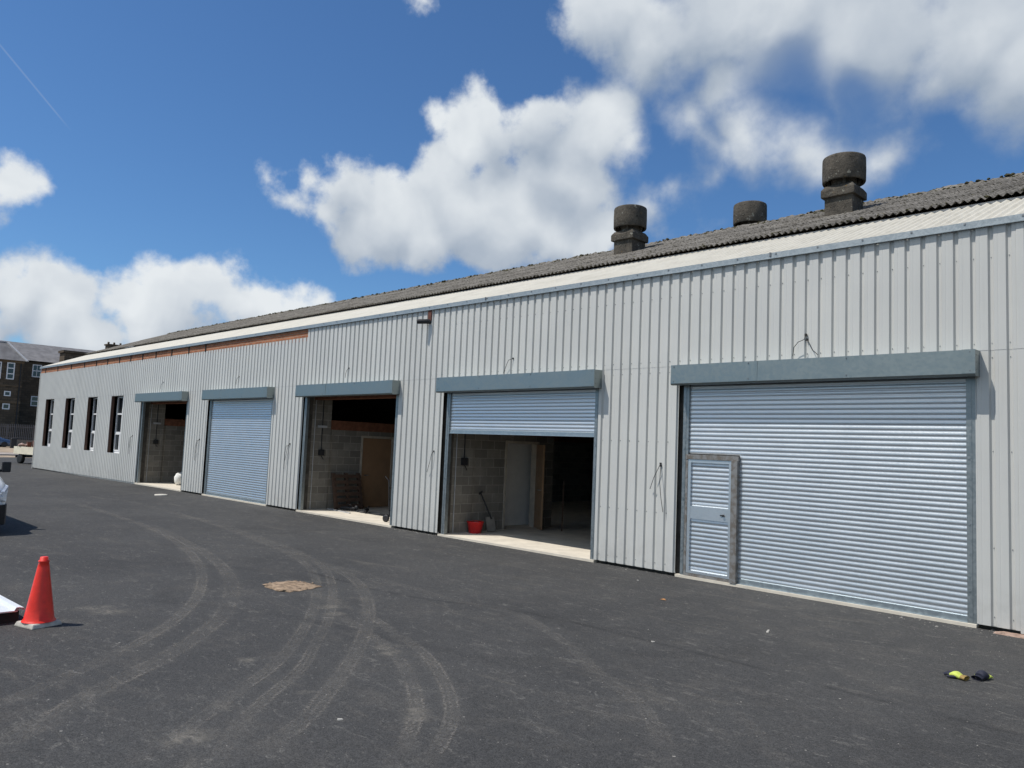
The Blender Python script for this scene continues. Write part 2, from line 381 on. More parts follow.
# ------------------------------------------------------------------ the building
XL, XR, DEP, RY, RZ = -49.65, 4.0, 14., 7., 8.36
WL = [-7.70 - 6.57*k for k in range(5)]; WR = [-2.95 - 6.57*k for k in range(5)]
bld = empty('industrial_building', (-23, 0, 0), 0, 'long single-storey industrial building in pale grey ribbed metal with five roller shutter bays', 'building')
def part(b, name, m, **k):
    o = b.build(name, m, None, **k); o.parent = bld; o.matrix_parent_inverse = Matrix.Translation((23, 0, 0)); return o
def sub(b, name, m, par, **k):
    o = b.build(name, m, None, **k); o.parent = par; return o
PIT, PH = .2153, -4.061
def clad(b, x0, x1, z0, z1, dy=0., screws=(), zs=False):
    """box profile sheet between x0 and x1, ribs in register along the whole wall"""
    pts = [(x0, None)]; k0 = int(math.floor((x0 - PH) / PIT)) - 1; k1 = int(math.ceil((x1 - PH) / PIT)) + 1
    prof = []
    for k in range(k0, k1):
        X = PH + k*PIT
        prof += [(X-.010, 0), (X+.008, .033), (X+.046, .033), (X+.062, 0), (X+.105, 0), (X+.109, .0016), (X+.117, .0016), (X+.121, 0)]
    def yat(x):
        for (a, ya), (c, yc) in zip(prof[:-1], prof[1:]):
            if a <= x <= c: return ya + (yc-ya)*(x-a)/(c-a)
        return 0
    line = [(x0, yat(x0))] + [p for p in prof if x0 < p[0] < x1] + [(x1, yat(x1))]
    zb = (lambda x: z0 + (gz(x)+.06)) if zs else (lambda x: z0)
    n = 3 if z1 - z0 > 1 else 1
    for th in (0, 1):
        rows = [[(x, y + dy + th*.006, zb(x) + (z1 - zb(x))*j/n) for x, y in line] for j in range(n+1)]
        b.grid(rows, False, False, flip=bool(th))
    b.grid([[(x, y + dy, zb(x)) for x, y in line], [(x, y + dy + .006, zb(x)) for x, y in line]], False, False, flip=True)
    for x in (x0, x1):
        y = yat(x) + dy; b.face([(x,y,zb(x)),(x,y+.006,zb(x)),(x,y+.006,z1),(x,y,z1)])
    b.m = 1
    for k in range(k0, k1):
        X = PH + k*PIT + .027
        if X < x0+.02 or X > x1-.02 or X < -26: continue
        for z in screws:
            if zb(X) < z < z1:
                c = [(X + .0075*math.cos(2*PI*j/6), dy + .027, z + random.uniform(-.006,.006) + .0075*math.sin(2*PI*j/6)) for j in range(6)]
                b.face(c); b.grid([c, [(p[0], p[1]+.007, p[2]) for p in c]], True, False, flip=True)
    b.m = 0
LAP = 3.70; TOP = 5.44; TOPL = 5.16; LEFT = -20.75
SCR = (.12, 1.03, 2.32, 3.6)
WIN = [(-48.1,-46.55), (-44.5,-43.02), (-40.93,-39.58), (-37.6,-36.08)]; WZ0, WZ1 = 1.12, 3.67
piers = []
xr = XR
for L, R_ in zip(WL, WR): piers.append((R_, xr)); xr = L
for x0, x1 in piers:
    b = MB()
    if x1 > 0:
        clad(b, x0, -2.40, 0, LAP, 0, SCR); clad(b, -2.44, x1, -.03, LAP, -.008, SCR)
    else: clad(b, x0, x1, 0, LAP, 0, SCR)
    part(b, 'wall_cladding', [M_CLAD, M_SCREW])
# far left stretch, with the four window holes
b = MB(); cur = XL
for w0, w1 in WIN:
    clad(b, cur, w0, 0, LAP, 0, (), True); clad(b, w0, w1, 0, WZ0, 0, (), True); clad(b, w0, w1, WZ1, LAP, 0, ()); cur = w1
clad(b, cur, WL[4], 0, LAP, 0, (), True)
part(b, 'wall_cladding', [M_CLAD, M_SCREW])
b = MB(); clad(b, LEFT, -2.40, LAP+.001, TOP, -.003, (3.80, 5.0)); clad(b, -2.44, XR, LAP+.001, TOP, -.011, (3.80, 5.0)); part(b, 'upper_cladding', [M_CLAD, M_SCREW])
b = MB(); clad(b, XL, LEFT, LAP+.001, TOPL, -.003, (3.80,)); part(b, 'upper_cladding', [M_CLAD, M_SCREW])
for x0, x1, z0, z1 in [(a+.01, c, -.008, .02) for a, c in piers] + [(XL, -34.01, -.13, -.02)]:
    b = MB(); b.box(x0, x1, .040, .052, z0, z1); part(b, 'base_trim', M_CLAD)
b = MB(); b.box(XL-.012, XL-.002, -.012, .35, -.18, TOPL); b.box(XL-.012, XL+.05, -.022, -.014, -.18, TOPL); part(b, 'corner_trim', M_CLAD)
# brick band exposed under the eave, dark brackets across it
b = MB(); b.box(XL+.02, LEFT-.01, .016, .30, TOPL-.10, 5.50); part(b, 'brick_band', M_BRICKX)
for x in (-48.7,-46.42,-44.05,-41.93,-40.15,-38.57,-37.0,-35.6,-34.2,-32.73,-31.1,-29.47,-27.98):
    b = MB(); b.box(x-.03, x+.03, -.008, .0155, TOPL-.02, 5.44); part(b, 'eave_bracket', M_DARK)
# old masonry behind the sheets
def wallbox(b, x0, x1, z0, z1, y0=.13, y1=.35): b.box(x0, x1, y0, y1, z0, z1)
b = MB()
for (x0, x1) in piers: wallbox(b, x0, x1 + .04 if x1 < 0 else x1, -.3, 3.38)
wallbox(b, XL+.02, WIN[0][0], -.3, 3.67)
for k in range(3): wallbox(b, WIN[k][1], WIN[k+1][0], -.3, 3.67)
wallbox(b, WIN[3][1], WL[4]+.04, -.3, 3.67)
for w0, w1 in WIN: wallbox(b, w0, w1, -.3, WZ0-.02)
wallbox(b, XL+.02, WL[4]+.1, 3.67, 5.06)
wallbox(b, WL[4]+.1, XR, 3.38, 5.42)
b.box(XL+.02, XL+.3, .35, DEP, -.3, 5.3); b.box(XR-.25, XR, .35, DEP, -.3, 5.3); b.box(XL+.02, XR, DEP, DEP+.25, -.3, 5.3)
for X0, X1 in ((XL+.02, XL+.3), (XR-.25, XR)):
    b.hexa([(X0,0.35,5.3),(X1,.35,5.3),(X1,DEP,5.3),(X0,DEP,5.3),(X0,RY-.1,RZ-.12),(X1,RY-.1,RZ-.12),(X1,RY+.1,RZ-.12),(X0,RY+.1,RZ-.12)])
part(b, 'wall', simple('old_masonry', (.09, .082, .072), .95, 0, .3, 5, .2, .5, 30))
b = MB(); b.box(XL+.3, XR-.25, .14, DEP, -.22, -.015)
for L, R_ in zip(WL, WR): b.box(L+.02, R_, .0, .139, -.22, -.015)
part(b, 'concrete_floor', M_CONC); b = MB(); b.box(-12.0, -11.75, 8.5, 8.75, -.01, 6.8); part(b, 'roof_post', M_DARK)

# windows: two columns of lights, opening lower sashes
for w0, w1 in WIN:
    f = MB(); y0, y1 = .25, .32; t = .075
    f.box(w0, w1, y0, y1, WZ0-.01, WZ0+t); f.box(w0, w1, y0, y1, WZ1-t, WZ1)
    f.box(w0, w0+t, y0, y1, WZ0+t, WZ1-t); f.box(w1-t, w1, y0, y1, WZ0+t, WZ1-t)
    mx = (w0+w1)/2 ; f.box(mx-.04, mx+.04, y0, y1, WZ0+t, WZ1-t)
    for z in (2.03, 2.87): f.box(w0+t, mx-.04, y0, y1, z-.035, z+.035); f.box(mx+.04, w1-t, y0, y1, z-.035, z+.035)
    fr = part(f, 'window', M_WHITE)
    p = MB(); p.box(w0+.03, w1-.03, .29, .296, WZ0+.03, WZ1-.03); sub(p, 'pane', M_GLASS, fr)
    for a, c in ((w0+t, mx-.04), (mx+.04, w1-t)):
        s = MB(); z0, z1 = WZ0+t, 1.995; q = .06
        s.box(a, c, y0-.02, y0+.03, z0, z0+q); s.box(a, c, y0-.02, y0+.03, z1-q, z1); s.box(a, a+q, y0-.02, y0+.03, z0+q, z1-q); s.box(c-q, c, y0-.02, y0+.03, z0+q, z1-q)
        sub(s, 'sash', M_WHITE, fr)
    s = MB(); s.box(w0+.01, w1-.01, .10, .248, WZ0-.04, WZ0-.012); sub(s, 'sill', M_WHITE, fr)
    r = MB(); r.box(w0-.02, w0, .012, .25, WZ0-.02, WZ1); r.box(w1, w1+.02, .04, .25, WZ0-.02, WZ1); r.box(w0, w1, .04, .25, WZ1, WZ1+.02)
    sub(r, 'reveal', M_REVEAL, fr)

# roller shutters
def curtain(b, x0, x1, z0, z1, y=.075, pitch=.0762, phase=0.):
    n = max(1, round((z1 - z0)/pitch)); p = (z1 - z0)/n; prof = []
    for k in range(n):
        z = z0 + k*p
        for j in range(7):
            a = j/7; prof.append((y - .0078*math.sin(PI*min(1, a/.86))**.8 if a < .86 else y + .003, z + a*p))
    prof.append((y, z1))
    for xa, xb in ((x0, x1),):
        b.grid([[(xa, yy, z) for yy, z in prof], [(xb, yy, z) for yy, z in prof]], False, True, flip=False)
        b.face([(xa, y+.02, z0), (xa, y+.02, z1), (xb, y+.02, z1), (xb, y+.02, z0)])
for k in range(5):
    L, R_ = WL[k], WR[k]
    h = MB(); xa, xb = L, R_ + .07   # folded hood: front, chamfered lower lip, closed ends
    prof = [(-.004, 3.70), (-.25, 3.69), (-.255, 3.36), (-.235, 3.335), (-.18, 3.33), (-.004, 3.345)]
    h.grid([[(xa, y, z) for y, z in prof], [(xb, y, z) for y, z in prof]], False, False, flip=False)
    h.face([(xa, y, z) for y, z in prof][::-1]); h.face([(xb, y, z) for y, z in prof])
    if k in (0, 2): # lap joint in the long hoods
        h.box(xa+1.62, xa+1.66, -.257, -.25, 3.37, 3.688)
    h.box(xb-.30 if k > 0 else xb-.16, xb+.004, -.259, -.2555, 3.365, 3.694)
    h.m = 1
    for x in (xa+.06, xa+1.5, xa+3.1, xb-.06):
        for z in (3.40, 3.66): h.box(x-.008, x+.008, -.262, -.2555 if z < 3.6 else -.251, z-.008, z+.008)
    for z in (3.42, 3.52, 3.62): h.box(xb+.0042, xb+.009, -.21, -.20, z-.006, z+.006); h.box(xb+.0042, xb+.009, -.06, -.05, z-.006, z+.006)
    h.m = 0
    roll = part(h, 'roller_shutter', [M_GALV, M_SCREW])
    for a, c in ((L+.10, L+.215), (R_-.115, R_+.012)):
        gd = MB(); gd.box(a, c, .035, .049, -.02, 3.345); gd.box(a, a+.006, .049, .129, -.02, 3.345); gd.box(c-.006, c, .049, .129, -.02, 3.345)
        gd.box((a+c)/2-.004, (a+c)/2+.004, .030, .035, 0, 3.34)
        for z in (.4, 1.3, 2.2, 3.0): gd.box(a+.02, a+.045, .028, .035, z, z+.025)
        sub(gd, 'guide_rail', M_GUIDE, roll).matrix_parent_inverse = Matrix.Translation((23,0,0))
    xa, xb = L+.21, R_-.112
    zb = {0: .07, 1: 2.46, 3: .07}.get(k, 3.44)
    cu = MB()
    if k == 0:
        curtain(cu, -6.50, xb, zb, 2.14 - (2.14-zb) % .0762, pitch=.0762); z2 = 2.14 - (2.14-zb) % .0762
        curtain(cu, xa, xb, z2, 3.36)
    else: curtain(cu, xa, xb, zb, max(3.36, zb+.16))
    o = sub(cu, 'curtain', M_SLAT, roll)
    bb = MB(); bb.box(-6.494 if k == 0 else xa, xb, .055, .10, zb-.075, zb); bb.box(-6.494 if k == 0 else xa, xb, .03, .12, zb-.085, zb-.075)
    sub(bb, 'bottom_bar', M_PLATE if k != 0 else M_PLATE, roll)
    if k == 0:
        f = MB(); f.box(-7.52, -6.49, .012, .09, 2.03, 2.115); f.box(-6.61, -6.497, -.012, .09, -.01, 2.03); f.box(-7.52, -7.475, .02, .09, -.01, 2.03); f.box(-7.475, -6.611, .02, .09, -.01, .035)
        sub(f, 'door_frame', M_RUST, roll)
        d = MB(); t = .055; x0, x1, z0, z1 = -7.47, -6.615, .04, 2.025
        d.box(x0, x1, .025, .07, z1-t, z1); d.box(x0, x1, .025, .07, z0, z0+t*.8); d.box(x0, x0+t, .025, .07, z0+t*.8, z1-t); d.box(x1-t, x1, .025, .07, z0+t*.8, z1-t)
        d.box(x0+t, x1-t, .03, .07, .985, 1.21)
        curtain(d, x0+t, x1-t, z0+t*.8, .985, .062); curtain(d, x0+t, x1-t, 1.21, z1-t, .062)
        sub(d, 'wicket_door', M_SLAT, roll)
        q = MB(); q.lathe([(.012,0),(.02,.01),(.02,.03),(.012,.035)], (0,0,0), 10); q.v = [(-6.76+x, .028-z, 1.09+y) for x, y, z in q.v]; q.box(-6.82, -6.74, .015, .022, 1.08, 1.10)
        sub(q, 'handle', M_BLACK, roll)
for o in C.objects:
    if o.parent and o.parent != bld and o.parent.parent == bld: o.matrix_parent_inverse = Matrix.Identity(4)
for o in list(C.objects):
    if o.parent and o.parent.parent == bld: o.matrix_parent_inverse = Matrix.Identity(4)

# inner block walls, timber plates, doors
for k in range(5):
    L = WL[k]; X = L - .03
    b = MB(); b.box(L-.22, L+.04, .352, 1.02, -.02, 5.1 if k != 0 else 5.1)
    part(b, 'pier', M_BLOCKY)
    b = MB()
    if k in (1, 2):
        b.box(X-.2, X, 1.021, 2.24, -.02, 2.42); b.box(X-.2, X, 2.24, 3.46, 2.24, 2.42); b.box(X-.2, X, 3.46, 13.9 if k == 2 else 4.1, -.02, 2.42)
    else: b.box(X-.2, X, 1.021, 13.9, -.02, 2.42)
    part(b, 'inner_wall', M_BLOCKY)
    b = MB(); b.box(X-.22, X+.02, 1.021, 13.9 if k != 1 else 4.1, 2.421, 2.71); part(b, 'timber_plate', M_TIMBER)
b = MB(); b.box(-15.02, -14.92, 1.1, 4.0, -.02, 2.6); part(b, 'partition', M_PLASTER)
b = MB()
for k in range(5): b.box(WL[k]+.1, WR[k]+.05, .36, .6, 3.30, 3.42)
part(b, 'lintel', M_TIMBER)
for k in (1, 2):
    X = WL[k] - .03
    f = MB(); f.box(X-.21, X+.018, 2.20, 2.27, -.015, 2.28); f.box(X-.21, X+.018, 3.42, 3.49, -.015, 2.28); f.box(X-.21, X+.018, 2.27, 3.42, 2.21, 2.28)
    fr = part(f, 'door_frame', M_FRAME)
    d = MB()
    if k == 2: d.box(X-.06, X-.015, 2.28, 3.41, 0, 2.20); hp = (X-.01, 2.4)
    else:
        a = Vector((X-.02, 3.42, 0)); c = a + Vector((.62, -.42, 0)).normalized()*.80; n = Vector((.42, .62, 0)).normalized()*.044
        d.hexa([a, c, c+n, a+n] + [p + Vector((0,0,2.2)) for p in (a, c, c+n, a+n)])
    dd = part(d, 'inner_door', M_DOORW)
    q = MB()
    if k == 1:
        e = a + (c-a)*.9
        q.bar(e + Vector((0,0,1.02)) - n*.2, e + Vector((0,0,1.02)) - n*1.6, .02); q.bar(e + Vector((0,0,1.02)) - n*1.6, e + (a-c).normalized()*.13 + Vector((0,0,1.02)) - n*1.6, .02)
    else: q.bar((X-.015, 2.40, 1.02), (X+.04, 2.40, 1.02), .02); q.bar((X+.04, 2.40, 1.02), (X+.04, 2.53, 1.02), .02)
    sub(q, 'handle', M_GUIDE, dd)
# wall fittings inside the bays: black junction box, pale strip label plate
for k in (1, 2, 4):
    X = WL[k] + .04; b = MB(); b.box(X, X+.06, .62, .80, 1.62, 1.80); b.tube([(X+.05,.7,1.62),(X+.09,.72,1.55),(X+.05,.78,1.5)], .012, 6); part(b, 'switch_box', M_BLACK)
    if k != 1: b = MB(); b.box(X, X+.04, .55, .86, 2.46, 2.53); part(b, 'wall_bracket', M_SLATEL)

# surface conduits up the piers
for k in (1, 2, 4):
    X = WL[k] + .055
    for y, z0, z1 in ((.71, 1.8, 3.3), (.45, .0, 3.3)):
        b = MB(); b.tube([(X, y, z0), (X, y, z1)], .014, 6); part(b, 'conduit', M_SLATEL if y < .6 else M_BLACK)
# roof
def corr(b, x0, x1, pitch, amp, rows, n=6, jit=0.):
    """rows: list of (y, z) up the slope"""
    m = int((x1-x0)/pitch*n); R = []
    for y, z in rows:
        R.append([(x0 + (x1-x0)*i/m, y, z + amp*math.cos(2*PI*i/n) + (jit*random.uniform(-1,1))) for i in range(m+1)])
    b.grid(R, False, True)
b = MB(); corr(b, XL-.15, XR+.1, .14, .025, [(-.018, 5.505), (1.2, 5.505+.41*1.218), (2.75, 5.505+.41*2.768)]); part(b, 'pale_roof_sheets', M_WROOF)
sl = (RZ - 6.53)/(RY - 2.2)
b = MB()
def zr(y): return 6.53 + sl*(y-2.2)
for y0, y1, d in ((2.2, 3.75, 0), (3.6, 5.35, .012), (5.2, RY, .024)):
    corr(b, XL-.12, XR+.1, .125, .027, [(y0, zr(y0)+d), (y1, zr(y1)+d)], 6, .002)
corr(b, XL-.12, XR+.1, .125, .027, [(RY, RZ), (DEP+.3, RZ - .40*(DEP+.3-RY))], 6)
part(b, 'old_roof', M_OROOF)
b = MB(); b.box(XL-.1, XR+.08, 2.26, 2.34, 6.435, 6.475); part(b, 'roof_batten', M_SLATEL)
b = MB(); b.box(XL-.1, XR+.08, 2.4, 2.55, 6.30, 6.50); part(b, 'roof_purlin', M_DARK)
b = MB()  # rough ridge cap with moss lumps
R = []; n = int((XR-XL)/.07)
for i in range(n+1):
    x = XL-.12 + (XR-XL+.2)*i/n; s = .028 if int(x/.9) % 2 else .018
    R.append([(x, RY-.26, RZ-.085+random.uniform(-.01,.02)), (x, RY-.12, RZ+.005+s+random.uniform(-.015,.03)), (x, RY, RZ+.05+s+random.uniform(-.02,.04)), (x, RY+.12, RZ+.005+s), (x, RY+.26, RZ-.08)])
b.grid(R, False, False, flip=True)
part(b, 'ridge_cap', M_OROOF)
b = MB()
def lump(b, x, y, z, r):
    rows = []; 
    for j, (q, h) in enumerate(((1., -.3), (1.05, .15), (.7, .55), (.2, .75))):
        rows.append([(x + r*q*math.cos(2*PI*i/6)*random.uniform(.7,1.3), y + r*q*math.sin(2*PI*i/6)*random.uniform(.7,1.3), z + r*h*random.uniform(.7,1.2)) for i in range(6)])
    b.grid(rows, True, False); b.face(rows[-1], False)
for _ in range(900):
    x = random.uniform(XL, XR); y = RY + random.choice((-.27, -.2, -.1, 0)) + random.uniform(-.06,.06)
    lump(b, x, y, zr(y)+.04 if y < RY-.15 else RZ+.04, random.uniform(.02, .055))
for _ in range(900):
    x = random.uniform(XL, XR); y = random.choice((random.uniform(2.25, 2.5), random.uniform(2.3, 6.8)))
    lump(b, x, y, zr(y)+.01, random.uniform(.012, .035))
part(b, 'roof_moss', M_MOSS)
b = MB()  # eave flashing, slightly scalloped top with fixings
b.box(XL-.12, XR+.05, -.035, -.024, 5.425, 5.53); b.box(XL-.12, XR+.05, -.055, -.035, 5.425, 5.437)
b.m = 1; x = XL+.4
while x < XR: b.box(x-.012, x+.012, -.042, -.0352, 5.49, 5.515); x += 1.4 if x < -20 else .7
for x in (-5.95, -12.9): b.box(x-.013, x+.013, -.05, -.0352, 5.47, 5.535)
fl = part(b, 'eave_flashing', [M_FLASH, M_SCREW])
b = MB(); b.hexa([(XL-.16,-.03,5.44),(XL-.13,-.03,5.44),(XL-.13,RY,RZ-.16),(XL-.16,RY,RZ-.16),(XL-.16,-.03,5.54),(XL-.13,-.03,5.54),(XL-.13,RY,RZ+.02),(XL-.16,RY,RZ+.02)])
b.hexa([(XL-.16,RY,RZ-.16),(XL-.13,RY,RZ-.16),(XL-.13,DEP,5.5),(XL-.16,DEP,5.5),(XL-.16,RY,RZ+.02),(XL-.13,RY,RZ+.02),(XL-.13,DEP,5.66),(XL-.16,DEP,5.66)])
part(b, 'verge_board', M_SLATEL)
# roof ventilators
def ventilator(x, y, zb, s=1.):
    b = MB(); h = .31*s
    def ring(z, q, c=0): return [(x+q*sx, y+q*sy, z) for sx, sy in ((-1,-1),(1,-1),(1,1),(-1,1))]
    rows = [ring(zb-.5, h), ring(zb+.40*s, h), ring(zb+.41*s, h*1.2), ring(zb+.58*s, h*1.2), ring(zb+.68*s, h*.98)]
    b.grid(rows, True, False); b.face(rows[-1], False)
    b.lathe([(.27*s,0),(.27*s,.34*s)], (x, y, zb+.66*s), 20)
    base = part(b, 'roof_ventilator', M_VENT, bevel=.018)
    c = MB(); r = .455*s
    c.lathe([(r*.86,.02),(r*.97,0),(r,.03),(r*1.01,.28*s),(r,.54*s),(r*.975,.575*s),(r*.92,.59*s),(.01,.60*s)], (x, y, zb+.77*s), 36, False)
    c.lathe([(r*.86,.02),(r*.84,.5*s)], (x, y, zb+.77*s), 36, False)
    for a in range(4): c.bar((x+r*.55*math.cos(a*PI/2+.4), y+r*.55*math.sin(a*PI/2+.4), zb+.62*s), (x+r*.8*math.cos(a*PI/2+.4), y+r*.8*math.sin(a*PI/2+.4), zb+.9*s), .06)
    sub(c, 'vent_cap', M_VENT, base)
ventilator(-12.62, 5.05, 7.50); ventilator(-6.77, 5.10, 7.55); ventilator(-10.42, 7.70, 7.86)

# wires left poking out of the sheets
def wire(pts, r=.006): 
    b = MB(); b.tube([(x, y, z) for x, y, z in pts], r, 5); b.box(pts[0][0]-.015, pts[0][0]+.015, -.02, 0.02, pts[0][2]-.015, pts[0][2]+.02); part(b, 'cable', M_WIRE)
wire([(-5.34,-.02,4.10),(-5.34,-.06,4.02),(-5.42,-.10,3.98),(-5.50,-.08,3.90),(-5.53,-.05,3.76)]); wire([(-5.32,-.02,4.02),(-5.25,-.08,3.96),(-5.20,-.06,3.84),(-5.12,-.05,3.76)]); 
wire([(-11.95,-.02,4.06),(-12.02,-.08,4.02),(-12.10,-.06,3.92),(-12.2,-.04,3.74)])
wire([(-8.03,-.01,1.92),(-8.04,-.06,1.84),(-8.13,-.07,1.66),(-8.22,-.05,1.45)]); wire([(-8.02,-.01,1.88),(-8.0,-.07,1.6),(-7.97,-.06,1.3),(-7.94,-.03,1.05)])
for X in (-14.53, -21.4, -27.9, -34.6):
    wire([(X,-.01,1.93),(X-.02,-.06,1.86),(X-.06,-.07,1.66),(X-.17,-.05,1.42)])
    if X < -20: wire([(X,-.01,1.92),(X-.12,-.06,1.86),(X-.2,-.06,1.6),(X-.22,-.04,1.15)])
for X in (-18.42, -25.1, -31.7): wire([(X,-.01,4.12),(X-.03,-.06,4.06),(X-.08,-.06,3.95),(X-.1,-.05,3.85)])
# unlit floodlight below the eave, shaped as a black tube on a rusty stub
b = MB(); b.tube([(-14.93,.05,5.14),(-14.93,-.06,5.14),(-15.14,-.24,5.13)], .06, 12); pp = part(b, 'floodlight', M_BLACK)
b = MB(); b.box(-14.99, -14.87, -.03, .02, 5.16, 5.42); sub(b, 'bracket', M_RUSTB, pp)

for o in list(C.objects):   # parts of parts keep their own built position
    if o.parent and o.parent.parent == bld: o.matrix_parent_inverse = Matrix.Identity(4)

# ------------------------------------------------------------------ things inside the bays
def thing(b, name, m, loc, label, cat, rz=0, **k):
    o = b.build(name, m, **k); o.location = loc; o.rotation_euler = (0,0,rz); return tag(o, label, cat)
FL = -.015
t = empty('bucket', (-14.0, .98, FL), 0, 'red plastic bucket on the concrete floor beside the block wall', 'bucket')
b = MB(); b.lathe([(.15,0),(.20,.25),(.215,.26),(.215,.28),(.19,.28),(.14,.02)], n=20, caps=False); b.face([(.145*math.cos(2*PI*i/20), .145*math.sin(2*PI*i/20), .015) for i in range(20)]); b.build('pail', M_REDP, t)
b = MB(); b.tube([(.205*math.cos(a), -.02-.04*math.sin(a), .26+.03*math.sin(a)) for a in np.linspace(0, PI, 9)], .006, 6); b.build('handle', M_GUIDE, t)
t = empty('shovel', (-13.98, 1.50, FL), 0, 'shovel with black handle leaning on the block wall beside the red bucket', 'shovel')
b = MB(); b.tube([(.0,0,.32),(-.20,-.22,.96)], .018, 8); b.tube([(-.19,-.27,.93),(-.20,-.17,.99)], .025, 8); b.build('shaft', M_BLACK, t)
b = MB(); b.hexa([(.0,-.14,.02),(.03,.12,.02),(.06,.12,.02),(.03,-.14,.02),(-.07,-.14,.36),(-.05,.12,.36),(-.03,.12,.37),(-.05,-.14,.37)]); b.build('blade', simple('worn_steel', (.30, .28, .25), .6, .3), t)
# timber prop behind the open door
b = MB(); b.bar((0,0,0), (-.5,.6,1.25), .04, .02); thing(b, 'timber_plank', M_WOODP, (-13.3, 3.4, FL), 'thin wooden strip leaning in the dark behind the open door', 'plank')
b = MB(); b.box(-.04,.04,-.2,.2,0,.75); b.box(-.05,.05,-.21,.21,.75,.78); thing(b, 'steel_box', M_GUIDE, (WR[1]-.18, .62, FL), 'narrow grey metal box just inside the right shutter rail', 'box')
# pallet leaning against the wall
t = empty('pallet', (-20.6, 1.62, FL), 0, 'dark wooden pallet leaning upright against the block wall', 'pallet')
for i in range(6): b = MB(); z = .06+i*.18; b.box(-.35+.30*z-.0, -.33+.30*z*-1+.0 if 0 else -.32+.30*z*0-.0, 0, 0, 0, 0) if 0 else b.hexa([( .18-.25*z,-.50,z),( .20-.25*z,-.50,z),( .20-.25*z,.50,z),( .18-.25*z,.50,z),( .18-.25*(z+.1),-.50,z+.1),( .20-.25*(z+.1),-.50,z+.1),( .20-.25*(z+.1),.50,z+.1),( .18-.25*(z+.1),.50,z+.1)]); b.build('board', M_WOODP, t)
for y in (-.45, 0, .45): b = MB(); b.hexa([(.09,y-.05,0),(.175,y-.05,0),(.175,y+.05,0),(.09,y+.05,0),(-.19,y-.05,1.1),(-.10,y-.05,1.1),(-.10,y+.05,1.1),(-.19,y+.05,1.1)]); b.build('bearer', M_WOODP, t)
# hand truck
t = empty('hand_truck', (-16.93, .70, FL), .3, 'black hand truck with two wheels standing inside the doorway edge', 'hand truck')
b = MB()
for y in (-.2, .2): b.tube([(0,y,.15),(-.08,y,1.1),(-.2,y,1.2)], .016, 8)
for z in (.3,.6,.9): b.tube([(-.01-z*.07,-.2,z),(-.01-z*.07,.2,z)], .012, 6)
b.box(-.02,.2,-.2,.2,.03,.04); b.build('frame', M_BLACK, t)
for y in (-.25,.25):
    b = MB(); b.lathe([(.06,-.03),(.095,-.025),(.10,0),(.095,.025),(.06,.03)], n=20); b.v = [(x-.07, z+y, yy+.10) for x, yy, z in b.v]; b.build('wheel', M_BLACK, t)
# power tools and cable on the threshold
def tool(loc, label, rz, s=1.):
    t = empty('power_tool', loc, rz, label, 'tool')
    b = MB(); b.tube([(-.28*s,0,.07),(-.1*s,0,.08),(.12*s,0,.08),(.2*s,0,.07)], [.04,.06,.055,.035], 10); b.build('motor_body', M_BLACK, t, )
    b = MB(); b.tube([(.0,-.03,.1),(-.04,-.06,.19),(.08,-.06,.19),(.1,-.02,.1)], .014, 6); b.build('handle', M_BLACK, t)
    b = MB(); b.lathe([(.01,-.004),(.07,-.004),(.07,.004),(.01,.004)], n=20); b.v = [(x+.24*s, z, y+.10) for x, y, z in b.v]; b.build('disc', M_BLACK, t)
tool((-20.05, 1.35, FL), 'dark power saw on the floor in front of the leaning pallet', .5)
tool((-19.35, 1.5, FL), 'dark power tool on the floor in front of the brown door', 2.4, 1.2)
b = MB(); b.tube([(.0,0,.012),(.4,.1,.012),(.8,.02,.012),(1.1,.18,.012),(1.0,.4,.012),(.6,.3,.012)], .008, 6); thing(b, 'power_cable', M_BLACK, (-19.4, 1.3, FL), 'black cable looping across the floor between the tools', 'cable')
b = MB(); b.box(-.75,.75,-.02,.02,0,.03); thing(b, 'metal_strip', M_SLATEL, (-20.0, .95, FL), 'thin pale metal strip lying on the shutter threshold', 'strip', -.12)
# white sack
b = MB(); rows = []
for j in range(9):
    a = -PI/2 + PI*j/8; rows.append([(.26*math.cos(a)**.6*math.cos(2*PI*i/16)*(1+.12*math.sin(3*i+j)) if math.cos(a) > 0 else 0, .25*max(0,math.cos(a))**.6*math.sin(2*PI*i/16), .25+.25*math.sin(a)+.035*math.sin(2.1*i+j)) for i in range(16)])
b.grid(rows, True, True); thing(b, 'sack', M_SACK, (-32.25, 1.2, FL), 'bulging white sack at the right edge of the open leftmost bay', 'sack')

# ------------------------------------------------------------------ yard things
t = empty('traffic_cone', (-9.73, -9.45, -.06), .3, 'red traffic cone on a pale square base in the yard', 'traffic cone')
b = MB(); b.hexa([(-.17,-.17,0),(.17,-.17,0),(.17,.17,0),(-.17,.17,0),(-.15,-.15,.05),(.15,-.15,.05),(.15,.15,.05),(-.15,.15,.05)]); b.v = [(x*1.0, y*1.0, z) for x, y, z in b.v]; b.build('base', M_CONEBASE, t, bevel=.014)
b = MB(); b.lathe([(.168,.051),(.160,.062),(.148,.075),(.128,.20),(.107,.33),(.083,.48),(.059,.63),(.050,.683),(.056,.690),(.056,.700),(.042,.706),(.040,.738),(.030,.742)], n=40); b.build('cone_body', M_CONE, t)
